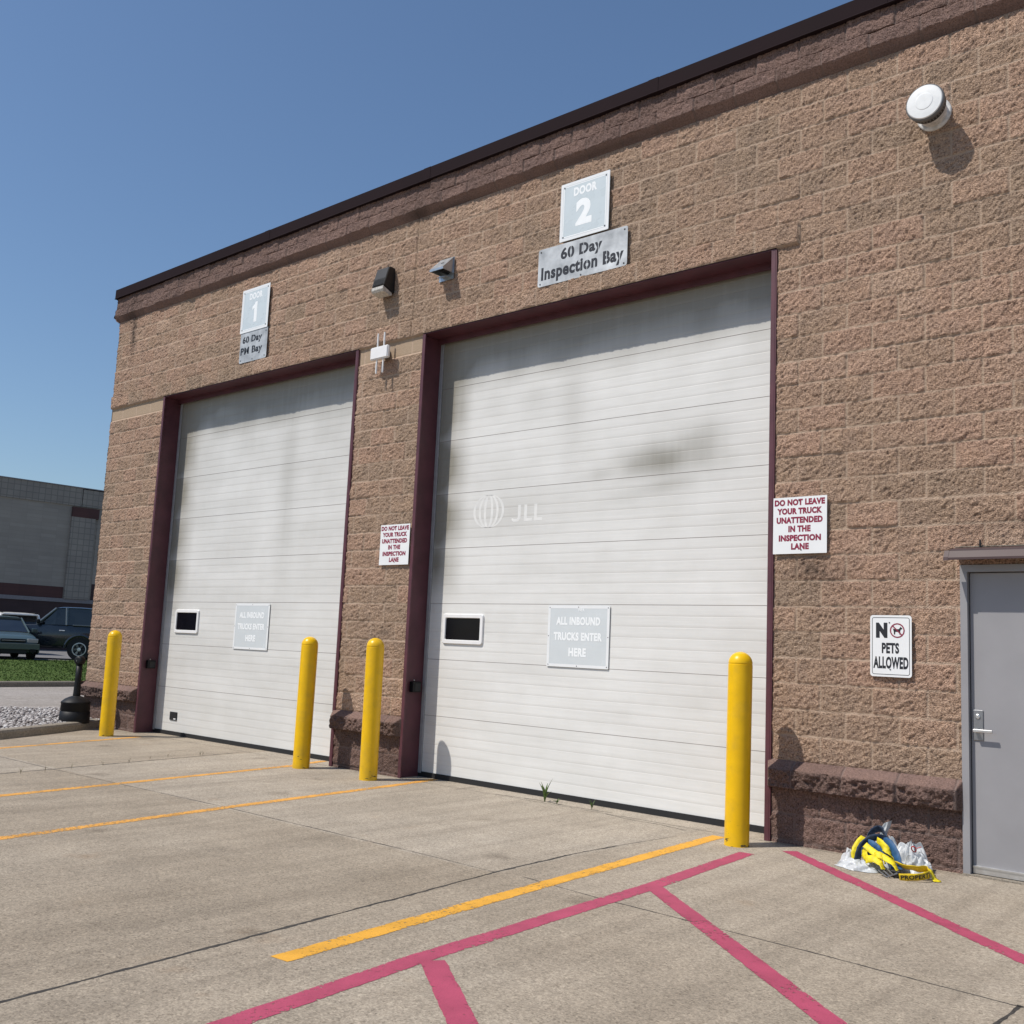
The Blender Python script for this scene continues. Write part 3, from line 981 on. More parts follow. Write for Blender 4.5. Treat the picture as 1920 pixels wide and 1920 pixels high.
# sectional overhead doors
def overhead_door(xl, xr, label, dirt_fun, win):
    zb = GZ + 0.055
    sec = [0.02 + 0.609 * k for k in range(9)]
    rows = []        # (z, depth offset, groove)
    rib = 0.609 / 6
    for s in range(8):
        z0 = sec[s]
        rows += [(z0 + 0.000, 0.0015, 1.0), (z0 + 0.0042, 0.0015, 1.0), (z0 + 0.0047, 0.0, 0.9), (z0 + 0.0052, 0.0, 0.0)]
        for r in range(6):
            a = z0 + rib * r
            if r:
                rows += [(a - 0.0026, 0.0, 0.0), (a - 0.0023, 0.0, 0.10), (a - 0.0015, 0.0008, 0.20), (a + 0.0005, 0.0008, 0.02), (a + 0.0035, 0.0, 0.0)]
            for q in (0.3, 0.5, 0.7):
                rows.append((a + rib * q, 0.0, 0.0))
        rows += [(z0 + 0.609 - 0.0016, 0.0, 0.0), (z0 + 0.609 - 0.0012, 0.0, 0.9), (z0 + 0.609 - 0.0005, 0.0015, 1.0)]
    rows = [r for r in rows if r[0] < ZH + 0.1]
    rows[0] = (zb, 0.0, 0.0)
    zz = np.array([r[0] for r in rows])
    dd = np.array([r[1] for r in rows])
    gg = np.array([r[2] for r in rows])
    xx = grid_axis([xl + 0.01, xr - 0.01], 0.03)
    X, Zz = np.meshgrid(xx, zz)
    wob = (vnoise(X * .8, Zz * 1.6, 61) - .5) * 0.0008
    Y = YD + np.repeat(dd[:, None], len(xx), 1) + wob
    dirt = dirt_fun(X, Zz)
    Gm = np.repeat(gg[:, None], len(xx), 1) * (0.75 + .5 * vnoise(X * 6, Zz * 3, 8))
    V = np.stack([X.ravel(), Y.ravel(), Zz.ravel()], 1)
    nx = len(xx)
    jj, ii = np.meshgrid(np.arange(len(zz) - 1), np.arange(nx - 1), indexing='ij')
    a = (jj * nx + ii).ravel()
    F = np.stack([a, a + 1, a + nx + 1, a + nx], 1)
    d = bparent(np_mesh("overhead_door", V, F, MAT['door_white'], attrs={"dirt": np.clip(dirt, 0, 1).ravel(), "groove": np.clip(Gm, 0, 1).ravel()}, smooth=False))
    d["label"] = label
    inv = d.matrix_parent_inverse.copy()

    def sub(name, bm, mat, smooth=False):
        return obj(name, bm, mat, d, smooth)
    bm = bmesh.new()
    box(bm, xl + 0.012, xr - 0.012, YD - 0.012, YD + 0.03, GZ - 0.004, zb)
    sub("bottom_seal", bm, MAT['rubber'])
    bm = boxes([(xl + 0.01, xr - 0.01, YD + 0.05, YD + 0.06, GZ, ZH + .1)])
    sub("back_panel", bm, MAT['rubber'])
    # window: raised white frame, dark pane
    x0, x1, z0, z1 = win
    f = 0.045
    bm = bmesh.new()
    prof_o = [(x0, z0), (x1, z0), (x1, z1), (x0, z1)]
    prof_i = [(x0 + f, z0 + f), (x1 - f, z0 + f), (x1 - f, z1 - f), (x0 + f, z1 - f)]

    def rr(rect, r, y):
        (a0, b0), _, (a1, b1), _ = rect
        pts = []
        for cx, cz, s in ((a1 - r, b1 - r, 0), (a0 + r, b1 - r, 90), (a0 + r, b0 + r, 180), (a1 - r, b0 + r, 270)):
            for k in range(5):
                t = R(s + 22.5 * k)
                pts.append(bm.verts.new((cx + r * math.cos(t), y, cz + r * math.sin(t))))
        return pts
    A = rr(prof_o, 0.03, YD + 0.004)
    A2 = rr(prof_o, 0.03, YD - 0.014)
    A3 = rr([(x0 + .006, z0 + .006), 0, (x1 - .006, z1 - .006), 0], 0.026, YD - 0.02)
    B1 = rr([(x0 + f - .006, z0 + f - .006), 0, (x1 - f + .006, z1 - f + .006), 0], 0.014, YD - 0.02)
    B2 = rr(prof_i, 0.012, YD - 0.010)
    for P, Q in ((A, A2), (A2, A3), (A3, B1), (B1, B2)):
        for k in range(20):
            bm.faces.new((P[k], P[(k + 1) % 20], Q[(k + 1) % 20], Q[k]))
    bmesh.ops.recalc_face_normals(bm, faces=bm.faces[:])
    w = sub("window_frame", bm, MAT['white_plastic'])
    bm = boxes([(x0 + f - .004, x1 - f + .004, YD - 0.008, YD - 0.004, z0 + f - .004, z1 - f + .004)])
    sub("window_pane", bm, MAT['glass_dark'])
    return d


def fld(x, z, cx, cz, rx, rz, rot=0.0):
    c, s = math.cos(rot), math.sin(rot)
    u, v = (x - cx) * c + (z - cz) * s, -(x - cx) * s + (z - cz) * c
    return np.exp(-(u / rx) ** 2 - (v / rz) ** 2)


def dirt2(x, z):
    e = np.clip(1 - (x - X2L - .1) / 0.48, 0, 1) ** 1.2
    sect = np.mod((z - .02) / .609, 1.0)
    lo = 0.35 + 0.65 * np.clip(1.3 - np.abs(sect - .55) * 2.2, 0, 1)
    d = e * np.clip((z - 1.7) / .8, 0, 1) * lo * (1.1 + .7 * vnoise(x * 7, z * 2.0, 31))
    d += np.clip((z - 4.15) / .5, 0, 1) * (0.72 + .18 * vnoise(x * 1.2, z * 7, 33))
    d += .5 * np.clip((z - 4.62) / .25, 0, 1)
    d += .22 * np.clip((z - 3.6) / .7, 0, 1) * vnoise(x * 3.5, z * 3, 34)
    sm = np.maximum.reduce([fld(x, z, -1.25, 3.23, .58, .19, .10), .9 * fld(x, z, -0.95, 3.33, .36, .17, .12), .5 * fld(x, z, -1.85, 3.14, .40, .08, .1), .45 * fld(x, z, -1.3, 2.96, .6, .10, .1), .42 * fld(x, z, -1.25, 3.16, .85, .30, .05)])
    d += .78 * sm * (.72 + .45 * vnoise(x * 5, z * 6, 35))
    d += .16 * fld(x, z, -2.35, 3.9, .16, .7) + .22 * fld(x, z, -3.1, 2.85, .55, .28)
    d += .17 * vnoise(x * 1.1, z * 5, 36)
    return d


def dirt1(x, z):
    e = np.clip(1 - (x - X1L - .1) / 0.55, 0, 1) ** 1.2
    sect = np.mod((z - .02) / .609, 1.0)
    lo = 0.4 + 0.6 * np.clip(1.3 - np.abs(sect - .6) * 2.0, 0, 1)
    d = e * np.clip((z - 1.5) / .8, 0, 1) * lo * (0.9 + .6 * vnoise(x * 7, z * 2.0, 41))
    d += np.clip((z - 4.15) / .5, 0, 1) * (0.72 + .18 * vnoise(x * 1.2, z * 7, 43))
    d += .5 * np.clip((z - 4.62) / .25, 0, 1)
    d += .28 * np.clip((z - 3.2) / 1.2, 0, 1) * vnoise(x * 3, z * 3, 44) + .25 * fld(x, z, -7.0, 3.4, .18, 1.2)
    d += .16 * vnoise(x * 1.1, z * 5, 46) + .1
    return d


D1 = overhead_door(X1L, X1R, "left white overhead door with small window and black patch at its bottom corner", dirt1, (-9.40, -8.80, 1.405, 1.74))
D2 = overhead_door(X2L, X2R, "right white overhead door with smudges and small window", dirt2, (-4.01, -3.42, 1.415, 1.738))
bm = boxes([(-9.327, -9.150, YD - .012, YD + 0.004, 0.18, 0.292)])
obj("black_patch", bm, MAT['rubber'], D1)
bm = boxes([(-9.22, -9.165, YD - .016, YD - .0125, 0.19, 0.205)])
obj("white_tab", bm, MAT['white_plastic'], D1)


# ------------------------------------------------------------------ lettering
def text_bm(bm, body, x0, x1, z0, z1, y, bold=0.03, stencil=False, thick=0.0012, shear=0.0):
    """flat letters filling the given rectangle of a wall plane, facing -Y"""
    cu = bpy.data.curves.new("lettering", 'FONT')
    cu.body = body
    cu.offset = bold
    cu.resolution_u = 4
    cu.space_character = 1.08 if bold else 1.0
    o = bpy.data.objects.new("lettering", cu)
    COL.objects.link(o)
    dg = bpy.context.evaluated_depsgraph_get()
    me = bpy.data.meshes.new_from_object(o.evaluated_get(dg))
    bpy.data.objects.remove(o)
    bpy.data.curves.remove(cu)
    b2 = bmesh.new()
    b2.from_mesh(me)
    bpy.data.meshes.remove(me)
    xs_ = [v.co.x for v in b2.verts]
    zs_ = [v.co.y for v in b2.verts]
    if stencil:      # cut a vertical bridge through every letter
        bmesh.ops.remove_doubles(b2, verts=b2.verts[:], dist=1e-5)
        seen, isl = set(), []
        for v in b2.verts:
            if v in seen:
                continue
            st, grp = [v], []
            seen.add(v)
            while st:
                q = st.pop()
                grp.append(q)
                for e in q.link_edges:
                    w = e.other_vert(q)
                    if w not in seen:
                        seen.add(w)
                        st.append(w)
            isl.append((min(g.co.x for g in grp), max(g.co.x for g in grp)))
        for a, b in isl:
            if b - a < 0.52:
                continue
            m_, hw = (a + b) / 2, 0.024
            if b - a > 0.62:
                m_ = a + (b - a) * .45
            for c in (m_ - hw, m_ + hw):
                g = [f for f in b2.faces if min(v.co.x for v in f.verts) < c < max(v.co.x for v in f.verts)]
                es = {e for f in g for e in f.edges}
                vs_ = {v for f in g for v in f.verts}
                bmesh.ops.bisect_plane(b2, geom=list(g) + list(es) + list(vs_), plane_co=(c, 0, 0), plane_no=(1, 0, 0))
            dead = [f for f in b2.faces if m_ - hw < f.calc_center_median().x < m_ + hw]
            bmesh.ops.delete(b2, geom=dead, context='FACES')
    mnx, mxx, mnz, mxz = min(xs_), max(xs_), min(zs_), max(zs_)
    sx, sz = (x1 - x0) / (mxx - mnx), (z1 - z0) / (mxz - mnz)
    idx = {}
    for v in b2.verts:
        z = (v.co.y - mnz) * sz
        idx[v] = bm.verts.new((x0 + (v.co.x - mnx) * sx + shear * z, y, z0 + z))
    for f in b2.faces:
        try:
            g = bm.faces.new([idx[v] for v in f.verts])
        except ValueError:
            continue
        g.normal_update()
        if g.normal.y > 0:
            g.normal_flip()
    b2.free()


def poly_bm(bm, pts, x0, z0, w, h, y):
    f = bm.faces.new([bm.verts.new((x0 + a * w, y, z0 + b * h)) for a, b in pts])
    f.normal_update()
    if f.normal.y > 0:
        f.normal_flip()
    bmesh.ops.triangulate(bm, faces=[f])


def rrect_bm(bm, x0, x1, z0, z1, y0, y1, r=0.0, bend=0.0):
    pts = []
    for cx, cz, s in ((x1 - r, z1 - r, 0), (x0 + r, z1 - r, 90), (x0 + r, z0 + r, 180), (x1 - r, z0 + r, 270)):
        for k in range(6 if r else 1):
            t = R(s + 18 * k)
            pts.append((cx + r * math.cos(t), cz + r * math.sin(t)))
    prism(bm, pts, 'y', y0, y1)


def frame_bm(bm, x0, x1, z0, z1, y, w, r=0.0):
    def ring(i):
        pts = []
        a0, a1, b0, b1 = x0 + i, x1 - i, z0 + i, z1 - i
        rr_ = max(r - i, 0.0005)
        for cx, cz, s in ((a1 - rr_, b1 - rr_, 0), (a0 + rr_, b1 - rr_, 90), (a0 + rr_, b0 + rr_, 180), (a1 - rr_, b0 + rr_, 270)):
            for k in range(5):
                t = R(s + 22.5 * k)
                pts.append(bm.verts.new((cx + rr_ * math.cos(t), y, cz + rr_ * math.sin(t))))
        return pts
    A, B_ = ring(0), ring(w)
    n = len(A)
    for k in range(n):
        f = bm.faces.new((A[k], A[(k + 1) % n], B_[(k + 1) % n], B_[k]))
        f.normal_update()
        if f.normal.y > 0:
            f.normal_flip()


def screws_bm(pts, y, r=0.008):
    bm = bmesh.new()
    for x, z in pts:
        lathe(bm, [(r, 0), (r * .9, -0.003), (r * .4, -0.004)], 10, (x, y, z), 'y')
    return bm


SG = "signs fixed to the tan block wall"
YS = -0.030          # face of the wall signs, standing off the rough block


def sign_base(name, label, x0, x1, z0, z1, mat, y=YS, r=0.01, group=None, tilt=None):
    t = thing(name, label, "sign", ((x0 + x1) / 2, y, z0), 0, group)
    bm = bmesh.new()
    rrect_bm(bm, x0 - t.location.x, x1 - t.location.x, 0, z1 - z0, 0, 0.003, r)
    obj("panel", bm, mat, t)
    return t


def local(t, bm, name, mat):
    for v in bm.verts:
        v.co -= Vector(t.location)
    return obj(name, bm, mat, t)


def door_sign(num, x0, x1, z0, z1, label):
    t = sign_base("door_number_sign", label, x0, x1, z0, z1, MAT['sign_pale'], y=YS - 0.006, group="pale door number signs")
    y = YS - 0.0068
    w, h = x1 - x0, z1 - z0
    bm = bmesh.new()
    frame_bm(bm, x0 + .002, x1 - .002, z0 + .002, z1 - .002, y, 0.030, 0.01)
    local(t, bm, "border", MAT['sign_white'])
    bm = bmesh.new()
    frame_bm(bm, x0 + .036, x1 - .036, z0 + .036, z1 - .036, y, 0.010, 0.012)
    text_bm(bm, "DOOR", x0 + .27 * w, x0 + .745 * w, z0 + .735 * h, z0 + .885 * h, y, 0.05)
    if num == "1":
        poly_bm(bm, [(.475, .20), (.58, .20), (.58, .66), (.50, .66), (.485, .615), (.40, .565), (.40, .49), (.475, .525)], x0, z0, w, h, y)
    else:
        text_bm(bm, "2", x0 + .325 * w, x0 + .655 * w, z0 + .21 * h, z0 + .66 * h, y, 0.055)
    local(t, bm, "lettering", MAT['text_white'])
    local(t, screws_bm([(x0 + .045, z0 + .045), (x1 - .045, z0 + .045), (x0 + .045, z1 - .045), (x1 - .045, z1 - .045)], y), "screws", MAT['screw'])
    return t


def plate_sign(name, lines, x0, x1, z0, z1, label, holes):
    t = sign_base(name, label, x0, x1, z0, z1, MAT['sign_alu'], r=0.025, group="bare metal stencilled bay signs")
    bm = bmesh.new()
    for body, a, b, c, d in lines:
        text_bm(bm, body, a, b, c, d, YS - 0.0008, 0.04, stencil=True)
    local(t, bm, "lettering", MAT['text_black'])
    local(t, screws_bm(holes, YS - .0005, 0.009), "screws", MAT['screw'])
    return t


# door 2 signs
door_sign("2", -2.351, -1.750, 5.477, 6.089, "pale square DOOR 2 sign above the right overhead door")
plate_sign("bay_sign", [("60 Day", -2.33, -1.82, 5.262, 5.418), ("Inspection Bay", -2.575, -1.565, 5.085, 5.262)], -2.618, -1.524, 5.062, 5.461,
           "bare metal plate reading 60 Day Inspection Bay under the DOOR 2 sign", [(-2.585, 5.43), (-1.56, 5.43), (-2.585, 5.09), (-1.56, 5.09), (-2.07, 5.085)])
door_sign("1", -7.873, -7.253, 5.492, 6.105, "pale square DOOR 1 sign above the left overhead door")
plate_sign("bay_sign", [("60 Day", -7.80, -7.36, 5.315, 5.44), ("PM Bay", -7.83, -7.34, 5.155, 5.285)], -7.853, -7.240, 5.072, 5.50,
           "bare metal plate reading 60 Day PM Bay under the DOOR 1 sign", [(-7.82, 5.11), (-7.28, 5.11), (-7.28, 5.45), (-7.55, 5.10)])


def truck_sign(x0, x1, z0, z1, label):
    t = sign_base("warning_sign", label, x0, x1, z0, z1, MAT['sign_white'], r=0.004, group="white truck warning signs")
    w, h = x1 - x0, z1 - z0
    bm = bmesh.new()
    L = [("DO NOT LEAVE", .025, .965, .855), ("YOUR TRUCK", .075, .915, .70), ("UNATTENDED", .065, .925, .54), ("IN THE", .29, .705, .385), ("INSPECTION", .11, .895, .225), ("LANE", .345, .675, .075)]
    for body, a, b, c in L:
        text_bm(bm, body, x0 + a * w, x0 + b * w, z0 + (c - .005) * h, z0 + (c + .108) * h, YS - 0.0008, 0.06)
    local(t, bm, "lettering", MAT['text_red'])
    local(t, screws_bm([(x0 + .49 * w, z1 - .03), (x0 + .53 * w, z0 + .03)], YS - .0005, .006), "screws", MAT['screw'])


truck_sign(0.008, 0.464, 2.250, 2.712, "white truck warning sign with dark red letters right of the right overhead door")
truck_sign(-4.767, -4.294, 2.258, 2.711, "white truck warning sign with dark red letters on the pier between the overhead doors")

# no pets sign
x0, x1, z0, z1 = 0.809, 1.117, 1.306, 1.764
t = sign_base("pet_sign", "white NO PETS ALLOWED sign left of the grey door", x0, x1, z0, z1, MAT['sign_white'], r=0.022)
y = YS - .0008
bm = bmesh.new()
frame_bm(bm, x0 + .014, x1 - .014, z0 + .016, z1 - .016, y, 0.004, 0.016)
text_bm(bm, "N", x0 + .044, x0 + .130, z1 - .170, z1 - .056, y, 0.085)
text_bm(bm, "PETS", x0 + .088, x0 + .216, z1 - .285, z1 - .205, y, 0.045)
text_bm(bm, "ALLOWED", x0 + .024, x0 + .284, z1 - .398, z1 - .308, y, 0.045)
cx, cz = x0 + .203, z1 - .113
# small dog: body, head, legs, tail
dog = [(-.030, .006), (-.034, .022), (-.028, .012), (.010, .010), (.020, .022), (.024, .030), (.030, .022), (.038, .018), (.036, .010), (.026, .008), (.022, -.004), (.024, -.030), (.016, -.030), (.012, -.010), (-.014, -.010), (-.016, -.030), (-.024, -.030), (-.026, -.008)]
f = bm.faces.new([bm.verts.new((cx + a, y, cz + b)) for a, b in dog])
f.normal_update()
if f.normal.y > 0:
    f.normal_flip()
bmesh.ops.triangulate(bm, faces=[f])
local(t, bm, "lettering", MAT['text_black'])
bm = bmesh.new()
frame_bm(bm, cx - .055, cx + .055, cz - .055, cz + .055, y - .0006, 0.009, 0.055)
ang = R(-45)
dv, nv = Vector((math.cos(ang), 0, math.sin(ang))), Vector((-math.sin(ang), 0, math.cos(ang)))
q = [Vector((cx, y - .0008, cz)) + dv * a * .05 + nv * b * .0045 for a, b in ((-1, -1), (1, -1), (1, 1), (-1, 1))]
f = bm.faces.new([bm.verts.new(v) for v in q])
local(t, bm, "prohibition_ring", MAT['text_red'])
local(t, screws_bm([(x0 + .145, z1 - .055), (x0 + .150, z0 + .055)], y, .005), "screws", MAT['screw'])


# pale signs on the overhead doors
def inbound_sign(x0, x1, z0, z1, label, top_fragment):
    yy = YD - 0.012
    t = sign_base("inbound_sign", label, x0, x1, z0, z1, MAT['sign_pale_door'], y=yy, r=0.008, group="pale signs on the overhead doors")
    w, h = x1 - x0, z1 - z0
    y = yy - .0008
    bm = bmesh.new()
    frame_bm(bm, x0 + .001, x1 - .001, z0 + .001, z1 - .001, y, 0.028, 0.008)
    local(t, bm, "border", MAT['sign_white'])
    bm = bmesh.new()
    text_bm(bm, "ALL INBOUND", x0 + .14 * w, x0 + .855 * w, z0 + .68 * h, z0 + .815 * h, y - .0004, 0.05)
    text_bm(bm, "TRUCKS ENTER", x0 + .105 * w, x0 + .89 * w, z0 + .43 * h, z0 + .565 * h, y - .0004, 0.05)
    text_bm(bm, "HERE", x0 + .36 * w, x0 + .645 * w, z0 + .175 * h, z0 + .315 * h, y - .0004, 0.05)
    if top_fragment:
        text_bm(bm, "NER", x0 + .50 * w, x0 + .60 * w, z0 + .905 * h, z0 + .965 * h, y - .0004, 0.03)
    local(t, bm, "lettering", MAT['text_white'])
    hs = [(x0 + .02, z0 + .02), (x1 - .02, z0 + .02), (x0 + .02, z1 - .02), (x1 - .02, z1 - .02), ((x0 + x1) / 2, z1 - .015), ((x0 + x1) / 2, z0 + .015), (x0 + .014, (z0 + z1) / 2), (x1 - .014, (z0 + z1) / 2)]
    local(t, screws_bm(hs, y, .0045), "screws", MAT['screw'])


inbound_sign(-2.548, -1.802, 1.236, 1.838, "pale ALL INBOUND TRUCKS ENTER HERE sign on the right overhead door", True)
inbound_sign(-7.925, -7.160, 1.228, 1.834, "pale ALL INBOUND TRUCKS ENTER HERE sign on the left overhead door", False)

# faint clean patch of an old logo on the right door: banded globe and three letters
bm = bmesh.new()
cx, cz, rx, rz = -3.43, 2.84, .205, .18
yy = YD - 0.0007
for fx in (-1, -.62, -.25, .25, .62, 1):
    P = []
    for k in range(17):
        a = R(-78 + 156 * k / 16)
        P.append((cx + rx * fx * math.cos(a), cz + rz * math.sin(a)))
    wv = .016
    vs_ = [(bm.verts.new((p[0] - wv, yy, p[1])), bm.verts.new((p[0] + wv, yy, p[1]))) for p in P]
    for (a, b), (c, d) in zip(vs_, vs_[1:]):
        bm.faces.new((a, b, d, c))
poly_bm(bm, [(.20, 1), (.29, 1), (.29, .2), (.22, .0), (.06, .0), (.0, .12), (.0, .22), (.10, .17), (.17, .17), (.20, .25)], -3.10, 2.71, .42, .175, yy)
for q in (.40, .72):
    poly_bm(bm, [(q, 0), (q + .26, 0), (q + .26, .17), (q + .09, .17), (q + .09, 1), (q, 1)], -3.10, 2.71, .42, .175, yy)
obj("logo_ghost", bm, MAT['ghost'], D2)


# ------------------------------------------------------------------ personnel door
bm = bmesh.new()
YDR = 0.035
for a, b in ((DX0 + .002, DX0 + .050), (DX1 - .050, DX1 - .002)):
    box(bm, a, b, -0.012, 0.09, GZ - .01, DZ1 - .052)
box(bm, DX0 + .002, DX1 - .002, -0.012, 0.09, DZ1 - .0515, DZ1 - .002)
bparent(obj("entry_door_frame", bm, MAT['grey_door']))
bm = boxes([(DX0 + .056, DX1 - .056, YDR, YDR + 0.045, GZ + .012, DZ1 - .057)], bev=.002)
ed = bparent(obj("entry_door", bm, MAT['grey_door']))
ed["label"] = "flush grey steel door with lever handle"
bm = boxes([(DX0 + .051, DX1 - .051, YDR + .046, YDR + .06, GZ, DZ1 - .05)])
obj("door_stop", bm, MAT['rubber'], ed)
bm = boxes([(1.522, 1.588, YDR - .009, YDR - .001, 0.893, 1.106)], bev=.003)
obj("lock_plate", bm, MAT['steel'], ed)
bm = bmesh.new()
lathe(bm, [(.017, 0), (.017, -.006), (.012, -.009)], 20, (1.553, YDR - .009, 1.06), 'y')
obj("lock_cylinder", bm, MAT['alu'], ed)
bm = bmesh.new()
lathe(bm, [(.013, 0), (.013, -.04)], 16, (1.545, YDR - .0095, .963), 'y')
box(bm, 1.532, 1.662, YDR - .062, YDR - .048, .952, .974, bev=.004)
obj("lever_handle", bm, MAT['alu'], ed)
bm = boxes([(DX0 + .058, DX1 - .058, YDR - .008, YDR - .0005, GZ + .015, GZ + .068)])
box(bm, DX0 + .058, DX1 - .058, YDR - .016, YDR - .006, GZ + .056, GZ + .066)
obj("door_sweep", bm, MAT['alu'], ed)
bm = boxes([(DX0 + .002, DX1 - .002, -0.03, 0.12, GZ - .004, GZ + .010)])
bparent(obj("threshold", bm, MAT['kerb']))
# drip canopy
bm = bmesh.new()
prism(bm, [(0.0, 2.262), (-.135, 2.236), (-.137, 2.224), (-.150, 2.222), (-.182, 2.172), (-.182, 2.156), (-.170, 2.156), (-.13, 2.205), (0.0, 2.232)], 'x', 1.425, 2.63)
bparent(obj("door_canopy", bm, MAT['canopy']))
bm = bmesh.new()
prism(bm, [(-.128, 2.204), (-.186, 2.152), (-.182, 2.176), (-.150, 2.226)], 'x', 1.392, 1.4245)
bparent(obj("canopy_end", bm, MAT['canopy']))
bm = bmesh.new()
lathe(bm, [(.007, 2.24), (.007, 2.31)], 8, (1.60, -.03, 0))
bparent(obj("canopy_bolt", bm, MAT['black_metal']))
bm = boxes([(1.425, 2.63, -.02, -.008, 2.2625, 2.268)])
bparent(obj("canopy_sealant", bm, MAT['kerb']))

# ------------------------------------------------------------------ things fixed to the wall
# round vent
t = thing("round_vent", "round white capped vent pipe high on the wall above the grey door", "vent", (1.302, 0, 5.655))
t.scale = (1, 0.8, 1)
bm = bmesh.new()
lathe(bm, [(.130, .01), (.130, -.022), (.118, -.028)], 40, axis='y')
obj("wall_flange", bm, MAT['white_tube'], t, True)
bm = bmesh.new()
lathe(bm, [(.105, -.024), (.108, -.12), (.112, -.195)], 40, axis='y')
obj("pipe", bm, MAT['white_tube'], t)
bm = bmesh.new()
lathe(bm, [(.10, -.18), (.133, -.182), (.135, -.19), (.135, -.244), (.10, -.246)], 48, axis='y')
obj("louvre_ring", bm, MAT['black_metal'], t)
bm = bmesh.new()
for k in range(36):
    a = 2 * math.pi * k / 36
    c, s = math.cos(a), math.sin(a)
    q = [(-.0055, -.206), (.0055, -.206), (.0055, -.232), (-.0055, -.232)]
    bm.faces.new([bm.verts.new((.1365 * c - w * s, yv, .1365 * s + w * c)) for w, yv in q])
obj("louvre_slots", bm, MAT['vent_grey'], t)
bm = bmesh.new()
lathe(bm, [(.118, -.245), (.142, -.247), (.143, -.252), (.143, -.284), (.134, -.293), (.118, -.294)], 48, axis='y')
obj("cap_ring", bm, MAT['vent_grey'], t)
bm = bmesh.new()
lathe(bm, [(.133, -.2935), (.128, -.302), (.09, -.306), (.066, -.3075), (.062, -.3105), (.05, -.311), (.02, -.311)], 48, axis='y')
obj("cap", bm, MAT['white_metal'], t)

# wall pack lamp
t = thing("wall_lamp", "black wall lamp with clear lens on the wall between the door signs", "lamp", (-4.925, -0.02, 5.44))
bm = bmesh.new()
prism(bm, [(0.02, .02), (0.02, .32), (-.03, .33), (-.085, .32), (-.155, .085), (-.15, .075), (-.012, .02)], 'x', -.105, .105)
bmesh.ops.bevel(bm, geom=bm.edges[:], offset=.006, segments=2, affect='EDGES')
obj("housing", bm, MAT['black_metal'], t)
bm = bmesh.new()
for k in range(9):
    xk = -.08 + .02 * k
    prism(bm, [(-.132, .178), (-.164, .085), (-.156, .085), (-.124, .178)], 'x', xk - .004, xk + .004)
obj("cooling_fins", bm, MAT['black_metal'], t)
bm = bmesh.new()
prism(bm, [(-.012, .018), (-.156, .074), (-.162, .035), (-.145, .005), (-.04, -.02), (-.012, -.01)], 'x', -.1, .1)
bmesh.ops.bevel(bm, geom=bm.edges[:], offset=.004, segments=1, affect='EDGES')
obj("lens", bm, MAT['lens'], t)

# vent hood
t = thing("vent_hood", "small galvanised wedge vent hood on the wall beside the black lamp", "vent hood", (-3.955, -0.018, 5.5))
bm = boxes([(-.112, .112, -.002, .006, -.07, .185)])
obj("back_plate", bm, MAT['galv'], t)
bm = bmesh.new()
th = .004
for xx_ in (-.1, .1 - th):
    prism(bm, [(-.002, .18), (-.16, .02), (-.16, .0), (-.002, .0)], 'x', xx_, xx_ + th)
prism(bm, [(-.0025, .184), (-.164, .022), (-.164, -.004), (-.160, -.004), (-.160, .019), (-.0025, .178)], 'x', -.104, .104)
obj("hood", bm, MAT['galv'], t)
bm = bmesh.new()
lathe(bm, [(.055, .0), (.055, -.09), (.046, -.091)], 24, (0.02, -.003, .05), 'y')
obj("duct_mouth", bm, MAT['black_metal'], t)
bm = bmesh.new()
prism(bm, [(-.003, -.035), (-.09, -.06), (-.09, -.055), (-.003, -.025)], 'x', -.055, .06)
obj("damper_flap", bm, MAT['galv'], t)

# wireless access point with four antennas
t = thing("wireless_antenna", "white antenna box with four thin rods on the pier top", "antenna", (-4.88, 0, 4.65))
bm = bmesh.new()
prism(bm, [(-.15, .0), (.15, .0), (.15, .15), (-.15, .15)], 'y', -.135, -.085)
bmesh.ops.bevel(bm, geom=bm.edges[:], offset=.012, segments=3, affect='EDGES')
obj("housing", bm, MAT['white_plastic'], t)
bm = bmesh.new()
box(bm, -.05, .05, -.085, .0, .03, .12)
obj("bracket", bm, MAT['steel'], t)
for dx in (-.055, .055):
    for zz0, zz1 in ((.15, .315), (0.0, -.165)):
        bm = bmesh.new()
        lathe(bm, [(.010, min(zz0, zz1)), (.012, (zz0 + zz1) / 2), (.010, max(zz0, zz1))], 14, (dx, -.105, 0))
        obj("antenna_rod", bm, MAT['white_plastic'], t)

# photo-eye sensors on the jambs
for xj, z, lab in ((X2L + .008, .875, "black sensor box on the maroon jamb of the right overhead door"), (X1L + .008, .88, "black sensor box on the maroon jamb of the left overhead door")):
    t = thing("sensor_box", lab, "sensor", (xj, .14, z), 0, "black sensor boxes on the door jambs")
    bm = boxes([(0, .055, -.062, .062, 0, .115)], bev=.005)
    obj("housing", bm, MAT['black_plastic'], t)
    bm = boxes([(.0555, .058, -.03, .052, .015, .095)])
    obj("cover", bm, MAT['black_metal'], t)
    bm = bmesh.new()
    lathe(bm, [(.007, 0), (.007, .006)], 10, (0, .0, .128), 'x')
    obj("screw", bm, MAT['alu'], t)

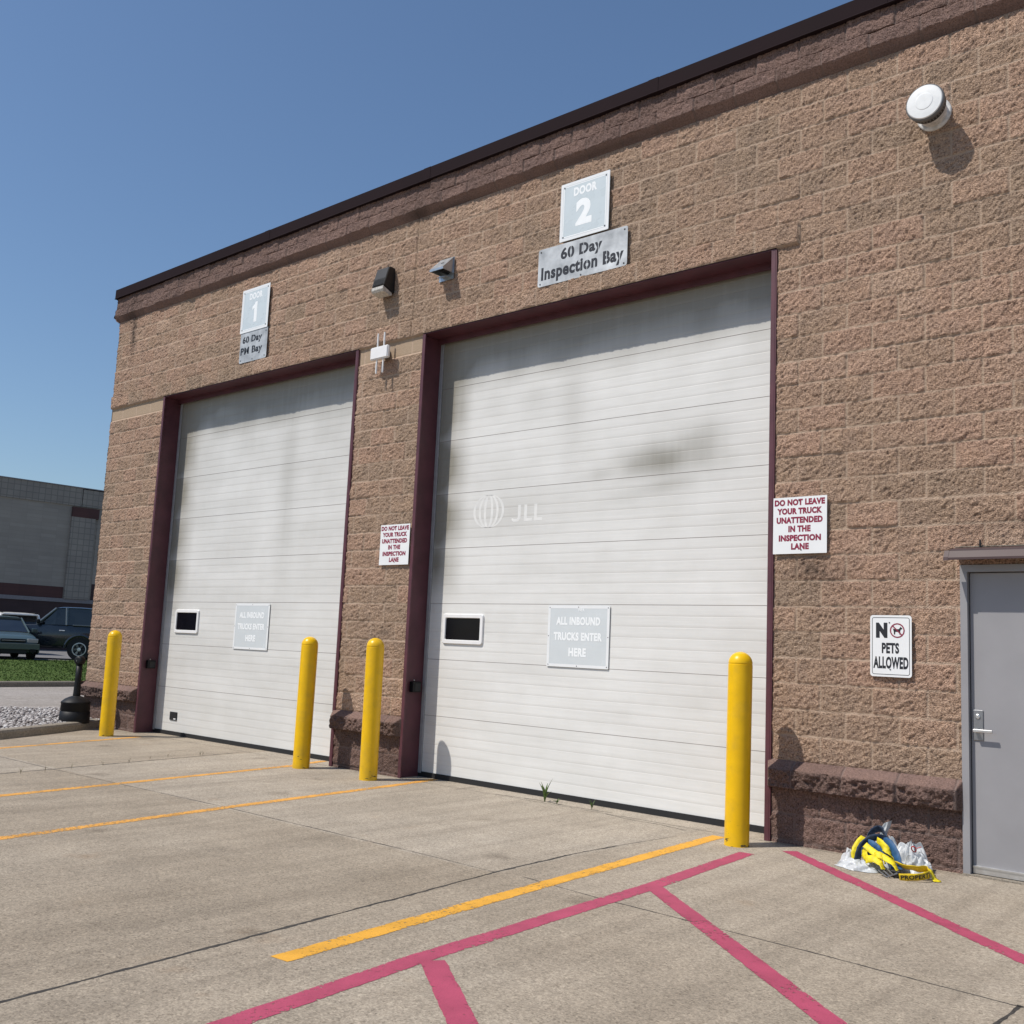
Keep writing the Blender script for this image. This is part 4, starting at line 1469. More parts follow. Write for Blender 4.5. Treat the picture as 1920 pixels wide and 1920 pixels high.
# ------------------------------------------------------------------ bollards
bol = None
for x, y, h, lab in ((-0.082, -0.401, 1.475, "yellow bollard by the pier right of the right overhead door, nearest"),
                     (-4.318, -0.398, 1.470, "yellow bollard in front of the pier between the overhead doors"),
                     (-5.425, -0.41, 1.455, "yellow bollard in front of the left overhead door's right edge"),
                     (-9.434, -0.588, 1.430, "yellow bollard at the building's far corner by the ash receptacle")):
    if bol is None:
        bm = bmesh.new()
        r = .094
        prof = [(r + .001, -.01), (r, .01), (r, h - r * 1.0 - .006), (r - .0025, h - r - .004), (r - .0025, h - r + .0)]
        prof += [((r - .001) * math.cos(R(a)), h - r + .002 + r * math.sin(R(a)) * .98) for a in range(0, 90, 6)] + [(.004, h)]
        lathe(bm, prof, 48)
        o = bol = obj("bollard", bm, MAT['bollard'], None, True)
        try:
            o.data.set_sharp_from_angle(angle=R(40))
        except Exception:
            pass
    else:
        o = bol.copy()
        COL.objects.link(o)
    o.location = (x, y, GZ)
    o.rotation_euler = (R(random.uniform(-.4, .4)), R(random.uniform(-.4, .4)), random.uniform(0, 6))
    o.scale = (1, 1, (h + .03) / 1.505)
    tag(o, lab, "bollard", "yellow bollards beside the overhead doors")

# ------------------------------------------------------------------ smokers' receptacle
t = thing("ash_receptacle", "black plastic ash receptacle with a slim neck on the gravel at the corner", "ash bin", (-10.55, -0.50, 0.058))
bm = bmesh.new()
lathe(bm, [(.205, 0), (.21, .012), (.203, .16), (.196, .163), (.195, .172), (.202, .176), (.196, .275), (.203, .28), (.203, .292), (.19, .305), (.15, .34), (.09, .368), (.055, .38), (.05, .385)], 40)
obj("base", bm, MAT['black_plastic'], t, True)
bm = bmesh.new()
lathe(bm, [(.052, .38), (.05, .40), (.043, .62), (.042, .84)], 24)
obj("neck", bm, MAT['black_plastic'], t, True)
bm = bmesh.new()
lathe(bm, [(.03, -.052), (.058, -.05), (.066, -.03), (.066, .03), (.058, .05), (.03, .052)], 24, (0, 0, .885), 'y')
h_ = obj("head", bm, MAT['black_plastic'], t, True)
bm = bmesh.new()
lathe(bm, [(.016, 0), (.016, -.003)], 14, (.0, -.0525, .882), 'y')
obj("ash_hole", bm, MAT['vent_grey'], t)
h_.rotation_euler = (0, 0, R(25))


# ------------------------------------------------------------------ bag and straps by the grey door
def cat_rom(P, n=14):
    P = [Vector(p) for p in P]
    Q = [P[0] * 2 - P[1]] + P + [P[-1] * 2 - P[-2]]
    out = []
    for i in range(1, len(Q) - 2):
        for k in range(n):
            u = k / n
            a, b, c, d = Q[i - 1], Q[i], Q[i + 1], Q[i + 2]
            out.append(0.5 * (2 * b + (c - a) * u + (2 * a - 5 * b + 4 * c - d) * u * u + (3 * b - a - 3 * c + d) * u ** 3))
    out.append(P[-1])
    return out


def ribbon(bm, P, W_, side0, side1=None, n=14, th=.002, wob=.003, centre=None):
    """flat webbing along a curve; side gives the direction of its width at start and end"""
    pts = cat_rom(P, n)
    s0, s1 = Vector(side0).normalized(), Vector(side1 or side0).normalized()
    rows, fr = [], []
    for i, p in enumerate(pts):
        d = (pts[min(i + 1, len(pts) - 1)] - pts[max(i - 1, 0)]).normalized()
        s = s0.lerp(s1, i / (len(pts) - 1)) if centre is None else (p - Vector(centre)).lerp(s0, .25)
        s = (s - d * s.dot(d)).normalized()
        nn = s.cross(d).normalized()
        fr.append((p.copy(), s.copy(), nn.copy()))
        c = Vector((math.sin(i * .9), math.cos(i * .7), math.sin(i * 1.3))) * wob * .25
        rows.append([bm.verts.new(p + c + s * W_ * a + nn * (b + .0016 * (abs(a) * 4 - 1) * math.sin(i * .35))) for a, b in ((-.5, th), (-.17, th), (.17, th), (.5, th), (.5, -th), (.17, -th), (-.17, -th), (-.5, -th))])
    for a, b in zip(rows, rows[1:]):
        for k in range(8):
            bm.faces.new((a[k], a[(k + 1) % 8], b[(k + 1) % 8], b[k]))
    bm.faces.new(rows[0])
    bm.faces.new(rows[-1][::-1])
    bmesh.ops.recalc_face_normals(bm, faces=bm.faces[:])
    return fr


def bag_fold(bm, c, rad, hgt, seed, folds=9, nu=64, nv=26, tilt=0.0):
    """a mound of thin sheet plastic with sharp folds running down from its top and a turned-under hem"""
    rr = random.Random(seed)
    ph = [rr.uniform(0, 6.28) for _ in range(6)]
    rows = []
    for j in range(nv + 1):
        r = j / nv
        ring = []
        for i in range(nu):
            a = 2 * math.pi * i / nu
            ridge = abs(math.sin(folds * .5 * a + ph[0] + 2.2 * math.sin(3 * r + ph[1]))) - .5
            ridge2 = abs(math.sin(folds * .9 * a + ph[2] - 3 * r + 1.5 * math.sin(2 * a + ph[3]))) - .5
            lump = .5 * math.sin(2 * a + ph[4] + 5 * r) + .5 * math.sin(3 * a + ph[5] - 4 * r)
            edge = 1 + .16 * ridge * r + .14 * lump * r
            prof = (1 - r ** 2.4) ** .8 if r < 1 else 0
            z = hgt * prof * (1 + .30 * ridge * min(1, r * 2.2) + .18 * ridge2 + .16 * lump)
            x = c[0] + rad[0] * r * edge * math.cos(a) + tilt * z
            y = c[1] + rad[1] * r * edge * math.sin(a)
            q_ = np.array([x * 26 + seed]), np.array([y * 22 + z * 20])
            z *= .88 + .24 * float(vnoise(q_[0], q_[1], seed)[0])
            y += (float(vnoise(q_[0] * .7, q_[1] * .7, seed + 1)[0]) - .5) * .05 * min(1, r * 2)
            ring.append(bm.verts.new((x, y, max(GZ + .003, c[2] + z))))
        rows.append(ring)
    for p_, q_ in zip(rows[1:], rows[2:]):
        for i in range(nu):
            bm.faces.new((p_[i], q_[i], q_[(i + 1) % nu], p_[(i + 1) % nu]))
    for i in range(nu):
        bm.faces.new((rows[0][0], rows[1][i], rows[1][(i + 1) % nu]))
    for v in rows[0][1:]:
        bm.verts.remove(v)


bm = bmesh.new()
bag_fold(bm, (1.16, -.17, GZ), (.13, .13, 0), .155, 3, 7)
bag_fold(bm, (1.235, -.30, GZ), (.095, .10, 0), .105, 5, 6)
bag_fold(bm, (.99, -.20, GZ), (.12, .11, 0), .175, 8, 7)
bag_fold(bm, (.90, -.45, GZ), (.175, .10, 0), .048, 12, 7)
bag_fold(bm, (.775, -.33, GZ), (.07, .07, 0), .080, 14, 4)
# the upright, flattened ear of the bag: a creased leaf of plastic
ear = [((.962, -.19, .13), .055), ((.955, -.175, .165), .034), ((.962, -.165, .20), .030), ((.972, -.155, .235), .034), ((.985, -.15, .262), .030)]
prev = None
for i, (c_, w_) in enumerate(ear):
    cur = [bm.verts.new((c_[0] + w_ * (u - .5) * 1.5, c_[1] - .016 * math.sin(u * 9 + i * .4) - .02 * math.sin(u * math.pi), c_[2] + (.022 * u if i == len(ear) - 1 else .004 * math.sin(u * 7)))) for u in [k / 8 for k in range(9)]]
    if prev:
        for k in range(8):
            bm.faces.new((prev[k], prev[k + 1], cur[k + 1], cur[k]))
    prev = cur
for v in bm.verts:
    v.co -= Vector((1.05, -.36, GZ))
bag = obj("plastic_bag", bm, MAT['bag'], None, False)
bag.location = (1.05, -.36, GZ)
tag(bag, "crumpled white plastic bag on the ground under the straps by the grey door", "bag")


def strap(name, label, lst, mat, cat="strap"):
    bm = bmesh.new()
    for P, w, s0, s1, *ce in lst:
        ribbon(bm, P, w, s0, s1, centre=ce[0] if ce else None)
    c = sum((v.co for v in bm.verts), Vector()) / len(bm.verts)
    c.z = GZ
    for v in bm.verts:
        v.co -= c
    o = obj(name, bm, mat, None, True)
    o.location = c
    return tag(o, label, cat, "tie-down straps heaped by the grey door")


# navy strap: the big arch on top with its loop
strap("tie_down_strap", "navy blue strap arching over the top of the heap by the grey door",
      [([(.868, -.43, .005), (.880, -.43, .075), (.905, -.415, .135), (.955, -.37, .180), (1.005, -.31, .178), (1.035, -.25, .135), (1.04, -.2, .08)], .048, (-.3, -.5, .6), None, (.975, -.36, .03)),
       ([(.90, -.34, .12), (.905, -.29, .185), (.93, -.24, .222), (.965, -.22, .222), (1.0, -.24, .185), (1.03, -.27, .13)], .05, (.0, -.3, .4), None, (.955, -.25, .10))], MAT['navy'])
strap("tie_down_strap", "bright blue strap bulging at the right of the heap by the grey door",
      [([(.925, -.40, .06), (.95, -.425, .130), (1.00, -.435, .115), (1.05, -.44, .065)], .085, (.45, -.1, .85), (.7, -.1, .6)),
       ([(1.00, -.33, .10), (1.045, -.37, .145), (1.10, -.41, .125), (1.14, -.44, .07), (1.155, -.46, .00)], .105, (.2, -.1, .4), None, (1.06, -.43, .01))], MAT['blue'])
strap("tie_down_strap", "bright yellow strap tangled across the middle of the heap by the grey door",
      [([(.853, -.41, -.0), (.842, -.40, .065), (.852, -.36, .12), (.872, -.31, .160), (.86, -.28, .150), (.85, -.27, .09)], .055, (-.8, -.6, .1), None, (.93, -.36, .06)),
       ([(.985, -.37, .165), (1.03, -.41, .158), (1.075, -.44, .130), (1.115, -.445, .085), (1.11, -.43, .04)], .052, (.35, -.45, -.8), (.7, -.4, -.6)),
       ([(.925, -.44, .135), (.97, -.46, .115), (1.03, -.485, .092), (1.09, -.505, .082), (1.145, -.52, .06), (1.19, -.53, .015)], .045, (.3, -.55, -.75), (.45, -.7, -.5)),
       ([(.925, -.44, .115), (.935, -.46, .07), (.965, -.475, .045), (1.00, -.47, .06)], .055, (.85, -.45, .2), (.8, -.5, .2)),
       ([(.955, -.50, .045), (1.01, -.52, .065), (1.06, -.53, .052), (1.10, -.55, .012)], .05, (.5, -.5, -.7), (.5, -.6, -.6)),
       ([(1.00, -.48, .05), (1.03, -.50, .09), (1.07, -.50, .085), (1.09, -.50, .04)], .05, (.4, -.5, -.7), None),
       ([(1.32, -.42, .012), (1.355, -.41, .028), (1.395, -.43, -.01), (1.42, -.45, -.026)], .055, (.3, -.75, -.3), None)], MAT['tape'])
# printed tape with its letters
TP = [(1.155, -.46, .050), (1.23, -.51, .048), (1.30, -.50, .046), (1.345, -.44, .040), (1.372, -.46, .020), (1.35, -.535, .008), (1.29, -.575, -.002), (1.22, -.60, -.010)]
bm = bmesh.new()
TF = ribbon(bm, TP, .052, (.0, -.75, .5), (0, -.35, .93), n=14, wob=0)
tp = obj("printed_tape", bm, MAT['tape_print'], None, True)
tag(tp, "yellow printed tape with black letters curling at the heap's right end", "tape")
bm = bmesh.new()
text_bm(bm, "PROPERTY", -.075, .075, -.014, .014, 0, 0.03)
n0, n1 = len(TF) - 3, len(TF) - 44
for v in bm.verts:
    u = n0 + (n1 - n0) * (v.co.x / .15 + .5)
    i0 = max(0, min(len(TF) - 2, int(u)))
    k_ = u - i0
    p_, s_, q_ = (TF[i0][j].lerp(TF[i0 + 1][j], k_) for j in range(3))
    if s_.z < 0:
        s_ = -s_
    if q_.y > 0:
        q_ = -q_
    v.co = p_ + s_ * v.co.z * 1.15 + q_ * .0036
obj("lettering", bm, MAT['text_black'], tp)
# ratchet buckle
t = thing("ratchet_buckle", "dark steel ratchet buckle at the front of the strap heap", "buckle", (1.12, -.58, GZ))
bm = bmesh.new()
for P in ([(-.055, .03, .03), (.02, -.025, .008), (.075, .02, .035)], [(-.035, .04, .04), (.03, -.012, .018)], [(.0, .045, .045), (.055, -.005, .025)]):
    tube(bm, P, .005, 8)
obj("frame", bm, MAT['steel'], t)
bm = bmesh.new()
tube(bm, [(-.05, .035, .03), (.005, .05, .045), (.075, .022, .036)], .006, 8)
obj("handle", bm, MAT['black_metal'], t)
bm = bmesh.new()
box(bm, .02, .09, .03, .10, .0, .05, bev=.008)
obj("ratchet_body", bm, MAT['black_metal'], t)
bm = bmesh.new()
tube(bm, [(1.20 + .016 * math.cos(a), -.255 - .012 * math.sin(a), .128 + .02 * math.sin(a)) for a in [k * .52 for k in range(13)]] , .004, 6)
tube(bm, [(1.215, -.26, .135), (1.25, -.25, .15)], .003, 6)
tag(obj("bag_tie", bm, MAT['red']), "thin red tie knotted on the white bag", "tie")


# ------------------------------------------------------------------ weeds in the joints
def weed(name, x, y, blades, label, mat, group):
    bm = bmesh.new()
    for (az, lean, L, w) in blades:
        d = Vector((math.cos(az), math.sin(az), 0))
        s = Vector((-d.y, d.x, 0))
        prev = None
        for k in range(6):
            u = k / 5
            c = d * (lean * L * u * u) + Vector((0, 0, L * u * (1 - .25 * lean * u)))
            ww = w * (math.sin(math.pi * min(.97, .12 + u * .85))) * .5
            cur = (bm.verts.new(c - s * ww), bm.verts.new(c + Vector((0, 0, -ww * .3)) + d * ww * .3), bm.verts.new(c + s * ww))
            if prev:
                bm.faces.new((prev[0], prev[1], cur[1], cur[0]))
                bm.faces.new((prev[1], prev[2], cur[2], cur[1]))
            prev = cur
    o = obj(name, bm, mat)
    o.location = (x, y, GZ)
    return tag(o, label, "weed", group)


WG = "weeds growing from the concrete joints"
weed("weed", -2.313, 0.04, [(4.4, .25, .20, .028), (3.4, .35, .19, .026), (5.2, .5, .17, .026), (0.4, .3, .24, .030), (1.6, .2, .18, .026), (5.8, 1.0, .16, .02), (2.6, .6, .16, .024)],
     "tallest green weed in front of the right overhead door", MAT['leaf'], WG)
weed("weed", -1.766, 0.04, [(random.uniform(0, 6.28), random.uniform(.1, .6), random.uniform(.05, .10), .008) for _ in range(16)],
     "low grassy weed right of the taller one by the right overhead door", MAT['leaf'], WG)
weed("weed", -2.16, 0.03, [(random.uniform(0, 6.28), random.uniform(.5, 1.2), random.uniform(.04, .07), .01) for _ in range(9)],
     "small sprawling weed at the foot of the tallest weed", MAT['leaf'], WG)
for k, (x, y) in enumerate([(-6.295, -3.1), (-6.40, -2.55), (-6.52, -2.15), (-6.80, -1.45), (-6.93, -1.15), (-6.915, -.70), (-6.85, -.78), (-6.62, -1.8), (-6.33, -2.85)]):
    bl = [(random.uniform(0, 6.28), random.uniform(.1, .7), random.uniform(.04, .09), .004) for _ in range(4)]
    weed("dry_weed", x, y, bl, "thin dry grass tuft in the concrete joint before the left overhead door", MAT['straw'], "dry tufts in the concrete joint")
for k, (x, y) in enumerate([(-12.3, -.6), (-11.85, 0.1)]):
    bl = [(random.uniform(0, 6.28), random.uniform(.5, 1.2), random.uniform(.06, .12), .014) for _ in range(14)]
    weed("weed", x, y, bl, ["small dark weed at the left of the gravel bed", "small dark weed in the gravel bed behind the ash receptacle"][k], MAT['leaf'], "weeds in the gravel bed")
    bpy.context.scene.objects  # keep order
# ------------------------------------------------------------------ far building and cars
FB = thing("warehouse", "large grey and brown block building beyond the car park", "building", (-50.4, 14.85, LOT), -R(5.3))
MAT['fb_grey'] = None


def tile_mat(name, col, sx, sz, grout, w=.03):
    m, t, b = principled(name)
    c = ocoord(t)
    br = N(t, "ShaderNodeTexBrick")
    mp = N(t, "ShaderNodeMapping")
    mp.inputs["Rotation"].default_value = (R(90), 0, R(90))
    sep = N(t, "ShaderNodeSeparateXYZ")
    cmb = N(t, "ShaderNodeCombineXYZ")
    t.links.new(c, sep.inputs[0])
    t.links.new(sep.outputs[1], cmb.inputs[0])
    t.links.new(sep.outputs[2], cmb.inputs[1])
    t.links.new(cmb.outputs[0], br.inputs["Vector"])
    br.offset = 0.0
    br.inputs["Scale"].default_value = 1.0
    br.inputs["Brick Width"].default_value = sx
    br.inputs["Row Height"].default_value = sz
    br.inputs["Mortar Size"].default_value = w
    br.inputs["Color1"].default_value = tuple(col) + (1,)
    br.inputs["Color2"].default_value = tuple(x * .88 for x in col) + (1,)
    br.inputs["Mortar"].default_value = tuple(grout) + (1,)
    k = mixc(t, .6, br.outputs["Color"], ramp(t, noise(t, c, .5, 4), [(.3, (.78, .78, .80)), (.7, (1.12, 1.12, 1.1))]), 'MULTIPLY')
    t.links.new(k, b.inputs["Base Color"])
    b.inputs["Roughness"].default_value = .9
    return m


MAT['fb_grey'] = tile_mat("grey_block", (.345, .30, .255), .8, .2, (.295, .258, .22), .012)
MAT['fb_tile'] = tile_mat("grey_scored_block", (.315, .275, .235), .32, .32, (.21, .185, .16), .022)
MAT['fb_brown'] = tile_mat("brown_block_band", (.10, .045, .040), .8, .2, (.085, .038, .036), .012)
MAT['fb_dark'] = tile_mat("dark_brown_block_base", (.062, .036, .036), .8, .2, (.05, .03, .03), .012)
MAT['fb_ledge'] = plain("grey_ledge", (.22, .20, .205), .8)


def fb(name, bxs, mat):
    return obj(name, boxes(bxs), mat, FB)


Zb = -LOT
fb("wall", [(-20, 0, -70, 60, 0, 8.16 + Zb)], MAT['fb_grey'])
fb("parapet", [(-20.1, .06, -70, 3.58, 8.1601 + Zb, 9.17 + Zb), (-20.1, .06, 3.62, 60, 8.1601 + Zb, 9.12 + Zb)], MAT['fb_tile'])
fb("parapet_cap", [(-20.15, .10, -70, 60, 9.171 + Zb, 9.22 + Zb)], MAT['fb_ledge'])
fb("brown_band", [(-.1, .03, -70, 3.05, 3.06 + Zb, 3.67 + Zb)], MAT['fb_brown'])
fb("ledge", [(-.1, .10, -70, 60, 2.85 + Zb, 3.055 + Zb)], MAT['fb_ledge'])
fb("base_wall", [(-.1, .05, -70, 60, 0, 2.849 + Zb)], MAT['fb_dark'])
fb("pilaster", [(-.1, .16, 3.10, 4.38, 3.06 + Zb, 7.55 + Zb)], MAT['fb_tile'])
fb("pilaster_cap", [(-.1, .17, 3.10, 4.55, 7.551 + Zb, 8.10 + Zb)], MAT['fb_brown'])
fb("recess_panel", [(-.1, .02, 4.55, 7.0, 3.06 + Zb, 8.05 + Zb)], MAT['fb_grey'])
fb("recess_panel", [(-.1, .03, 4.56, 5.3, 3.0605 + Zb, 3.95 + Zb)], MAT['fb_dark'])


def loft(bm, st, mirror=True):
    """st: list of (x, [(half width, z), ...] bottom to top)"""
    rings = []
    for x, pr in st:
        L = [bm.verts.new((x, w, z)) for w, z in pr]
        Rr = [bm.verts.new((x, -w, z)) for w, z in reversed(pr)]
        rings.append(L + Rr)
    n = len(rings[0])
    for a, b in zip(rings, rings[1:]):
        for k in range(n):
            bm.faces.new((a[k], a[(k + 1) % n], b[(k + 1) % n], b[k]))
    bm.faces.new(rings[0])
    bm.faces.new(rings[-1][::-1])
    bmesh.ops.recalc_face_normals(bm, faces=bm.faces[:])


def wheel(parent, x, y, r, w, rim_mat):
    bm = bmesh.new()
    s = 1 if y > 0 else -1
    lathe(bm, [(r * .6, w * .5 * s), (r * .95, w * .48 * s), (r, w * .36 * s), (r, -w * .36 * s), (r * .95, -w * .48 * s), (r * .6, -w * .5 * s)], 28, (x, y, r), 'y')
    wh = obj("wheel", bm, MAT['rubber'], parent)
    bm = bmesh.new()
    lathe(bm, [(r * .64, w * .44 * s), (r * .62, w * .53 * s), (r * .56, w * .535 * s), (r * .50, w * .40 * s), (r * .2, w * .44 * s), (r * .16, w * .52 * s), (r * .05, w * .53 * s)], 28, (x, y, r), 'y')
    for k in range(6):
        a = k * math.pi / 3
        c, q = math.cos(a), math.sin(a)
        yv = y + w * .50 * s
        vs_ = [bm.verts.new((x + c * rr - q * o, yv, r + q * rr + c * o)) for rr, o in ((r * .12, -.03), (r * .57, -.045), (r * .57, .045), (r * .12, .03))]
        bm.faces.new(vs_)
    obj("rim", bm, rim_mat, wh)
    return wh


MAT['chrome'] = plain("bright_wheel_metal", (.72, .72, .73), .35, .6)
MAT['headlamp'] = plain("headlamp_glass", (.45, .47, .48), .12, .3)
MAT['taillamp'] = plain("tail_lamp_red", (.25, .01, .01), .2)


def car(name, label, loc, rz, sp):
    t = thing(name, label, sp['cat'], loc, rz)
    L, W2, paint = sp['L'], sp['W'] / 2, sp['paint']
    bm = bmesh.new()
    st = []
    for x, zb_, zt, k in sp['body']:
        w = W2 * k
        st.append((x, [(w * .86, zb_), (w * .97, zb_ + .06), (w, zb_ + (zt - zb_) * .45), (w * .985, zb_ + (zt - zb_) * .72), (w * .93, zt - .03), (w * .80, zt), (w * .35, zt + .015)]))
    loft(bm, st)
    bmesh.ops.bevel(bm, geom=[e for e in bm.edges if e.calc_face_angle(0) > .6], offset=.02, segments=2, affect='EDGES')
    obj("body", bm, paint, t, True).data.set_sharp_from_angle(angle=R(35))
    bm = bmesh.new()
    gs = []
    for x, z0, z1, w0, w1 in sp['cabin']:
        gs.append((x, [(W2 * w0, z0), (W2 * (w0 * .6 + w1 * .4), z0 + (z1 - z0) * .4), (W2 * w1, z1), (W2 * w1 * .5, z1 + .012)]))
    loft(bm, gs)
    obj("windows", bm, MAT['glass_car'], t)
    # roof and pillars
    bm = bmesh.new()
    rs = []
    for x, z, w in sp['roof']:
        rs.append((x, [(W2 * w, z - .035), (W2 * w * 1.01, z - .01), (W2 * w * .93, z + .02), (W2 * w * .4, z + .04)]))
    loft(bm, rs)
    obj("roof", bm, sp.get('roofpaint', paint), t, True).data.set_sharp_from_angle(angle=R(40))
    for (p, q, r) in sp['pillars']:
        for s in (1, -1):
            bm = bmesh.new()
            tube(bm, [(p[0], s * W2 * p[1], p[2]), (q[0], s * W2 * q[1], q[2])], r, 8)
            obj("pillar", bm, sp.get('pillarpaint', paint), t)
    for x, r in sp['wheels']:
        for s in (1, -1):
            wheel(t, x, s * (W2 - .10), r, .23, sp['rim'])
            bm = bmesh.new()
            lathe(bm, [(r * 1.08, .0), (r * 1.08, s * .010)], 28, (x, s * (W2 - .004), r + .02), 'y')
            obj("wheel_arch", bm, MAT['rubber'], t)
            if sp.get('flare'):
                bm = bmesh.new()
                tube(bm, [(x + r * 1.28 * math.cos(a), s * (W2 + .01), r + .03 + r * 1.22 * math.sin(a)) for a in [math.pi * k / 12 for k in range(13)]], .055, 8)
                obj("fender_flare", bm, paint, t)
    for nm, bx, mat in sp['bits']:
        bm = boxes(bx, bev=.012)
        obj(nm, bm, mat, t)
    for s in (1, -1):
        bm = boxes([(sp['mirror'][0] - .05, sp['mirror'][0] + .05, s * (W2 + .10) - .10, s * (W2 + .10) + .10, sp['mirror'][1] - .08, sp['mirror'][1] + .08)], bev=.03)
        obj("mirror", bm, sp.get('mirrorpaint', paint), t)
    return t


P_green = plain("teal_green_car_paint", (.042, .070, .072), .35, var=.05, coat=.4)
P_cladding = plain("olive_grey_cladding", (.10, .115, .10), .45)
P_dark = plain("dark_blue_truck_paint", (.012, .017, .026), .25, var=.05, coat=.9)
P_white = plain("white_car_paint", (.78, .77, .75), .3, var=.03, coat=.5)

f0 = 2.32   # front bumper x
car("station_wagon", "teal green station wagon facing the camera in the car park", (-34.4, 8.30, LOT), R(-12), dict(cat="car", L=4.7, W=1.78, paint=P_green,
    body=[(-2.3, .35, .95, .86), (-2.1, .27, 1.0, .97), (-1.2, .22, .97, 1.0), (.6, .22, .96, 1.0), (.95, .22, .94, 1.0), (1.6, .22, .87, .98), (2.05, .22, .80, .94), (2.25, .24, .70, .86), (2.33, .30, .55, .78)],
    cabin=[(-2.2, .95, 1.05, .80, .70), (-1.85, .95, 1.43, .87, .68), (-.6, .95, 1.47, .90, .70), (.1, .95, 1.45, .90, .68), (.95, .93, .96, .84, .80)],
    roof=[(-1.95, 1.43, .69), (-1.2, 1.48, .72), (-.4, 1.49, .72), (.2, 1.44, .69)], roofpaint=P_green,
    pillars=[((.98, .86, .93), (.12, .70, 1.45), .035), ((-.55, .92, .95), (-.5, .73, 1.46), .03), ((-1.5, .9, .95), (-1.4, .72, 1.45), .04), ((-2.2, .84, .97), (-1.9, .70, 1.43), .05)],
    wheels=[(1.42, .31), (-1.25, .31)], rim=MAT['chrome'], mirror=(.75, 1.02),
    bits=[("headlight", [(2.10, 2.31, .46, .80, .60, .735)], MAT['headlamp']), ("headlight", [(2.10, 2.31, -.80, -.46, .60, .735)], MAT['headlamp']),
          ("grille", [(2.20, 2.345, -.40, .40, .60, .715)], MAT['black_plastic']), ("grille_bar", [(2.3, 2.36, -.38, .38, .652, .668)], MAT['chrome']),
          ("bumper", [(2.10, 2.42, -.84, .84, .36, .56)], P_cladding), ("lower_grille", [(2.2, 2.39, -.45, .45, .22, .345)], MAT['rubber']),
          ("fog_lamp", [(2.3, 2.43, .54, .74, .26, .38)], MAT['black_plastic']), ("fog_lamp", [(2.3, 2.43, -.74, -.54, .26, .38)], MAT['black_plastic']),
          ("side_cladding", [(-2.2, 2.15, .85, .905, .25, .46), (-2.2, 2.15, -.905, -.85, .25, .46)], P_cladding)]))

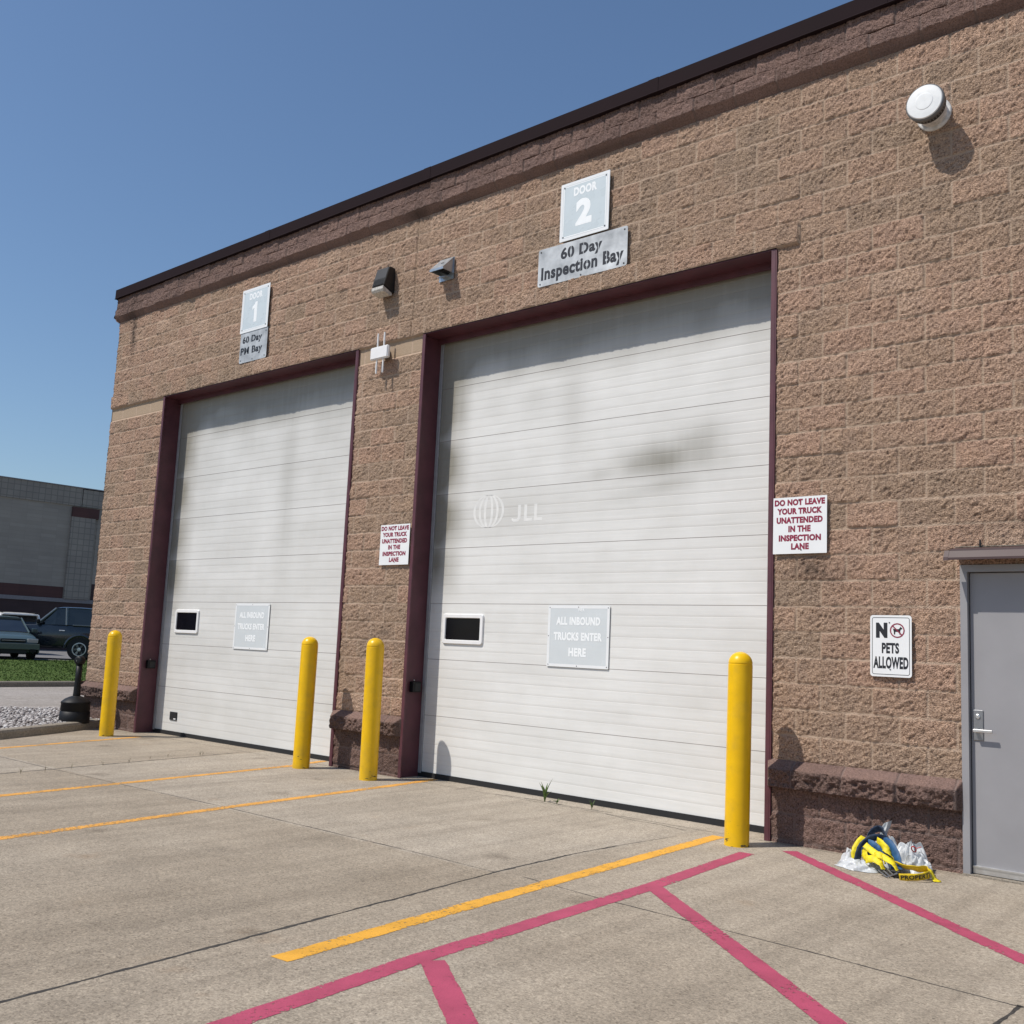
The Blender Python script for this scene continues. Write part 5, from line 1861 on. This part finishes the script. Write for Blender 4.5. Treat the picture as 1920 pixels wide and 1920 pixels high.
car("pickup_truck", "dark pickup truck with bright wheels parked side-on by the building corner", (-34.72, 9.76, LOT), R(235), dict(cat="truck", L=5.4, W=2.0, paint=P_dark, flare=True,
    body=[(-2.85, .62, 1.25, .93), (-2.75, .5, 1.30, .99), (-.6, .45, 1.30, 1.0), (.3, .42, 1.24, 1.0), (.8, .42, 1.22, 1.0), (1.9, .42, 1.16, .98), (2.4, .45, 1.10, .94), (2.55, .55, .95, .86)],
    cabin=[(-2.8, 1.28, 1.36, .92, .88), (-2.72, 1.28, 1.90, .94, .86), (-1.4, 1.28, 1.93, .95, .86), (-.78, 1.28, 1.91, .95, .85), (-.15, 1.26, 1.29, .88, .82)],
    roof=[(-2.75, 1.90, .87), (-1.6, 1.94, .88), (-1.0, 1.93, .88), (-.76, 1.89, .86)],
    pillars=[((-.15, .92, 1.28), (-.77, .86, 1.89), .045), ((-1.2, .955, 1.28), (-1.14, .88, 1.92), .06), ((-2.76, .94, 1.28), (-2.72, .88, 1.88), .06)],
    pillarpaint=plain("grey_pillar_paint", (.09, .11, .13), .3, coat=.5),
    wheels=[(1.65, .40), (-1.70, .40)], rim=MAT['chrome'], mirror=(-.22, 1.38), mirrorpaint=MAT['black_plastic'],
    bits=[("side_step", [(-1.1, 1.3, .98, 1.05, .42, .48), (-1.1, 1.3, -1.05, -.98, .42, .48)], MAT['black_plastic']),
          ("bed_rail", [(-2.8, -1.40, .92, 1.005, 1.26, 1.31), (-2.8, -1.40, -1.005, -.92, 1.26, 1.31)], plain("bed_rail_sky_sheen", (.06, .08, .10), .25, coat=.6)),  # rail coloured lighter than the truck paint to imitate sky reflected along it
          ("door_handle", [(-1.15, -.95, .99, 1.02, 1.05, 1.09), (-1.15, -.95, -1.02, -.99, 1.05, 1.09)], MAT['chrome']),
          ("headlight", [(2.3, 2.55, .60, .90, .80, 1.02)], MAT['headlamp']), ("headlight", [(2.3, 2.55, -.90, -.60, .80, 1.02)], MAT['headlamp']),
          ("bumper", [(2.4, 2.65, -.95, .95, .42, .66)], MAT['chrome']), ("tail_lamp", [(-2.88, -2.8, .78, .95, .8, 1.2)], MAT['taillamp']), ("tail_lamp", [(-2.88, -2.8, -.95, -.78, .8, 1.2)], MAT['taillamp'])]))

car("parked_suv", "white sport utility vehicle parked behind the green station wagon", (-42.0, 11.9, LOT), R(165), dict(cat="suv", L=4.7, W=1.9, paint=P_white,
    body=[(-2.3, .4, 1.0, .9), (-2.2, .3, 1.12, .98), (-1.2, .28, 1.12, 1.0), (.6, .28, 1.10, 1.0), (1.2, .28, 1.06, 1.0), (2.0, .28, .95, .95), (2.3, .4, .75, .85)],
    cabin=[(-2.25, 1.08, 1.15, .84, .76), (-1.95, 1.10, 1.66, .90, .72), (-.6, 1.10, 1.70, .92, .74), (.3, 1.10, 1.66, .92, .72), (1.2, 1.05, 1.08, .86, .82)],
    roof=[(-2.12, 1.67, .74), (-1.2, 1.72, .76), (-.3, 1.72, .76), (.4, 1.65, .73)],
    pillars=[((1.2, .88, 1.06), (.32, .74, 1.66), .04), ((-.5, .93, 1.1), (-.45, .76, 1.69), .035), ((-2.28, .88, 1.1), (-1.98, .75, 1.66), .06)],
    wheels=[(1.4, .35), (-1.35, .35)], rim=MAT['chrome'], mirror=(.9, 1.16),
    bits=[("tail_lamp", [(-2.33, -2.2, .62, .88, .85, 1.1)], MAT['taillamp']), ("tail_lamp", [(-2.33, -2.2, -.88, -.62, .85, 1.1)], MAT['taillamp']), ("spoiler", [(-2.28, -1.95, -.68, .68, 1.64, 1.70)], P_white),
          ("roof_rail", [(-1.8, .1, .62, .66, 1.73, 1.77), (-1.8, .1, -.66, -.62, 1.73, 1.77)], MAT['black_plastic']), ("bumper", [(-2.42, -2.2, -.88, .88, .38, .62)], P_white), ("rear_wiper", [(-2.16, -2.14, -.02, .25, 1.3, 1.31)], MAT['black_plastic'])]))
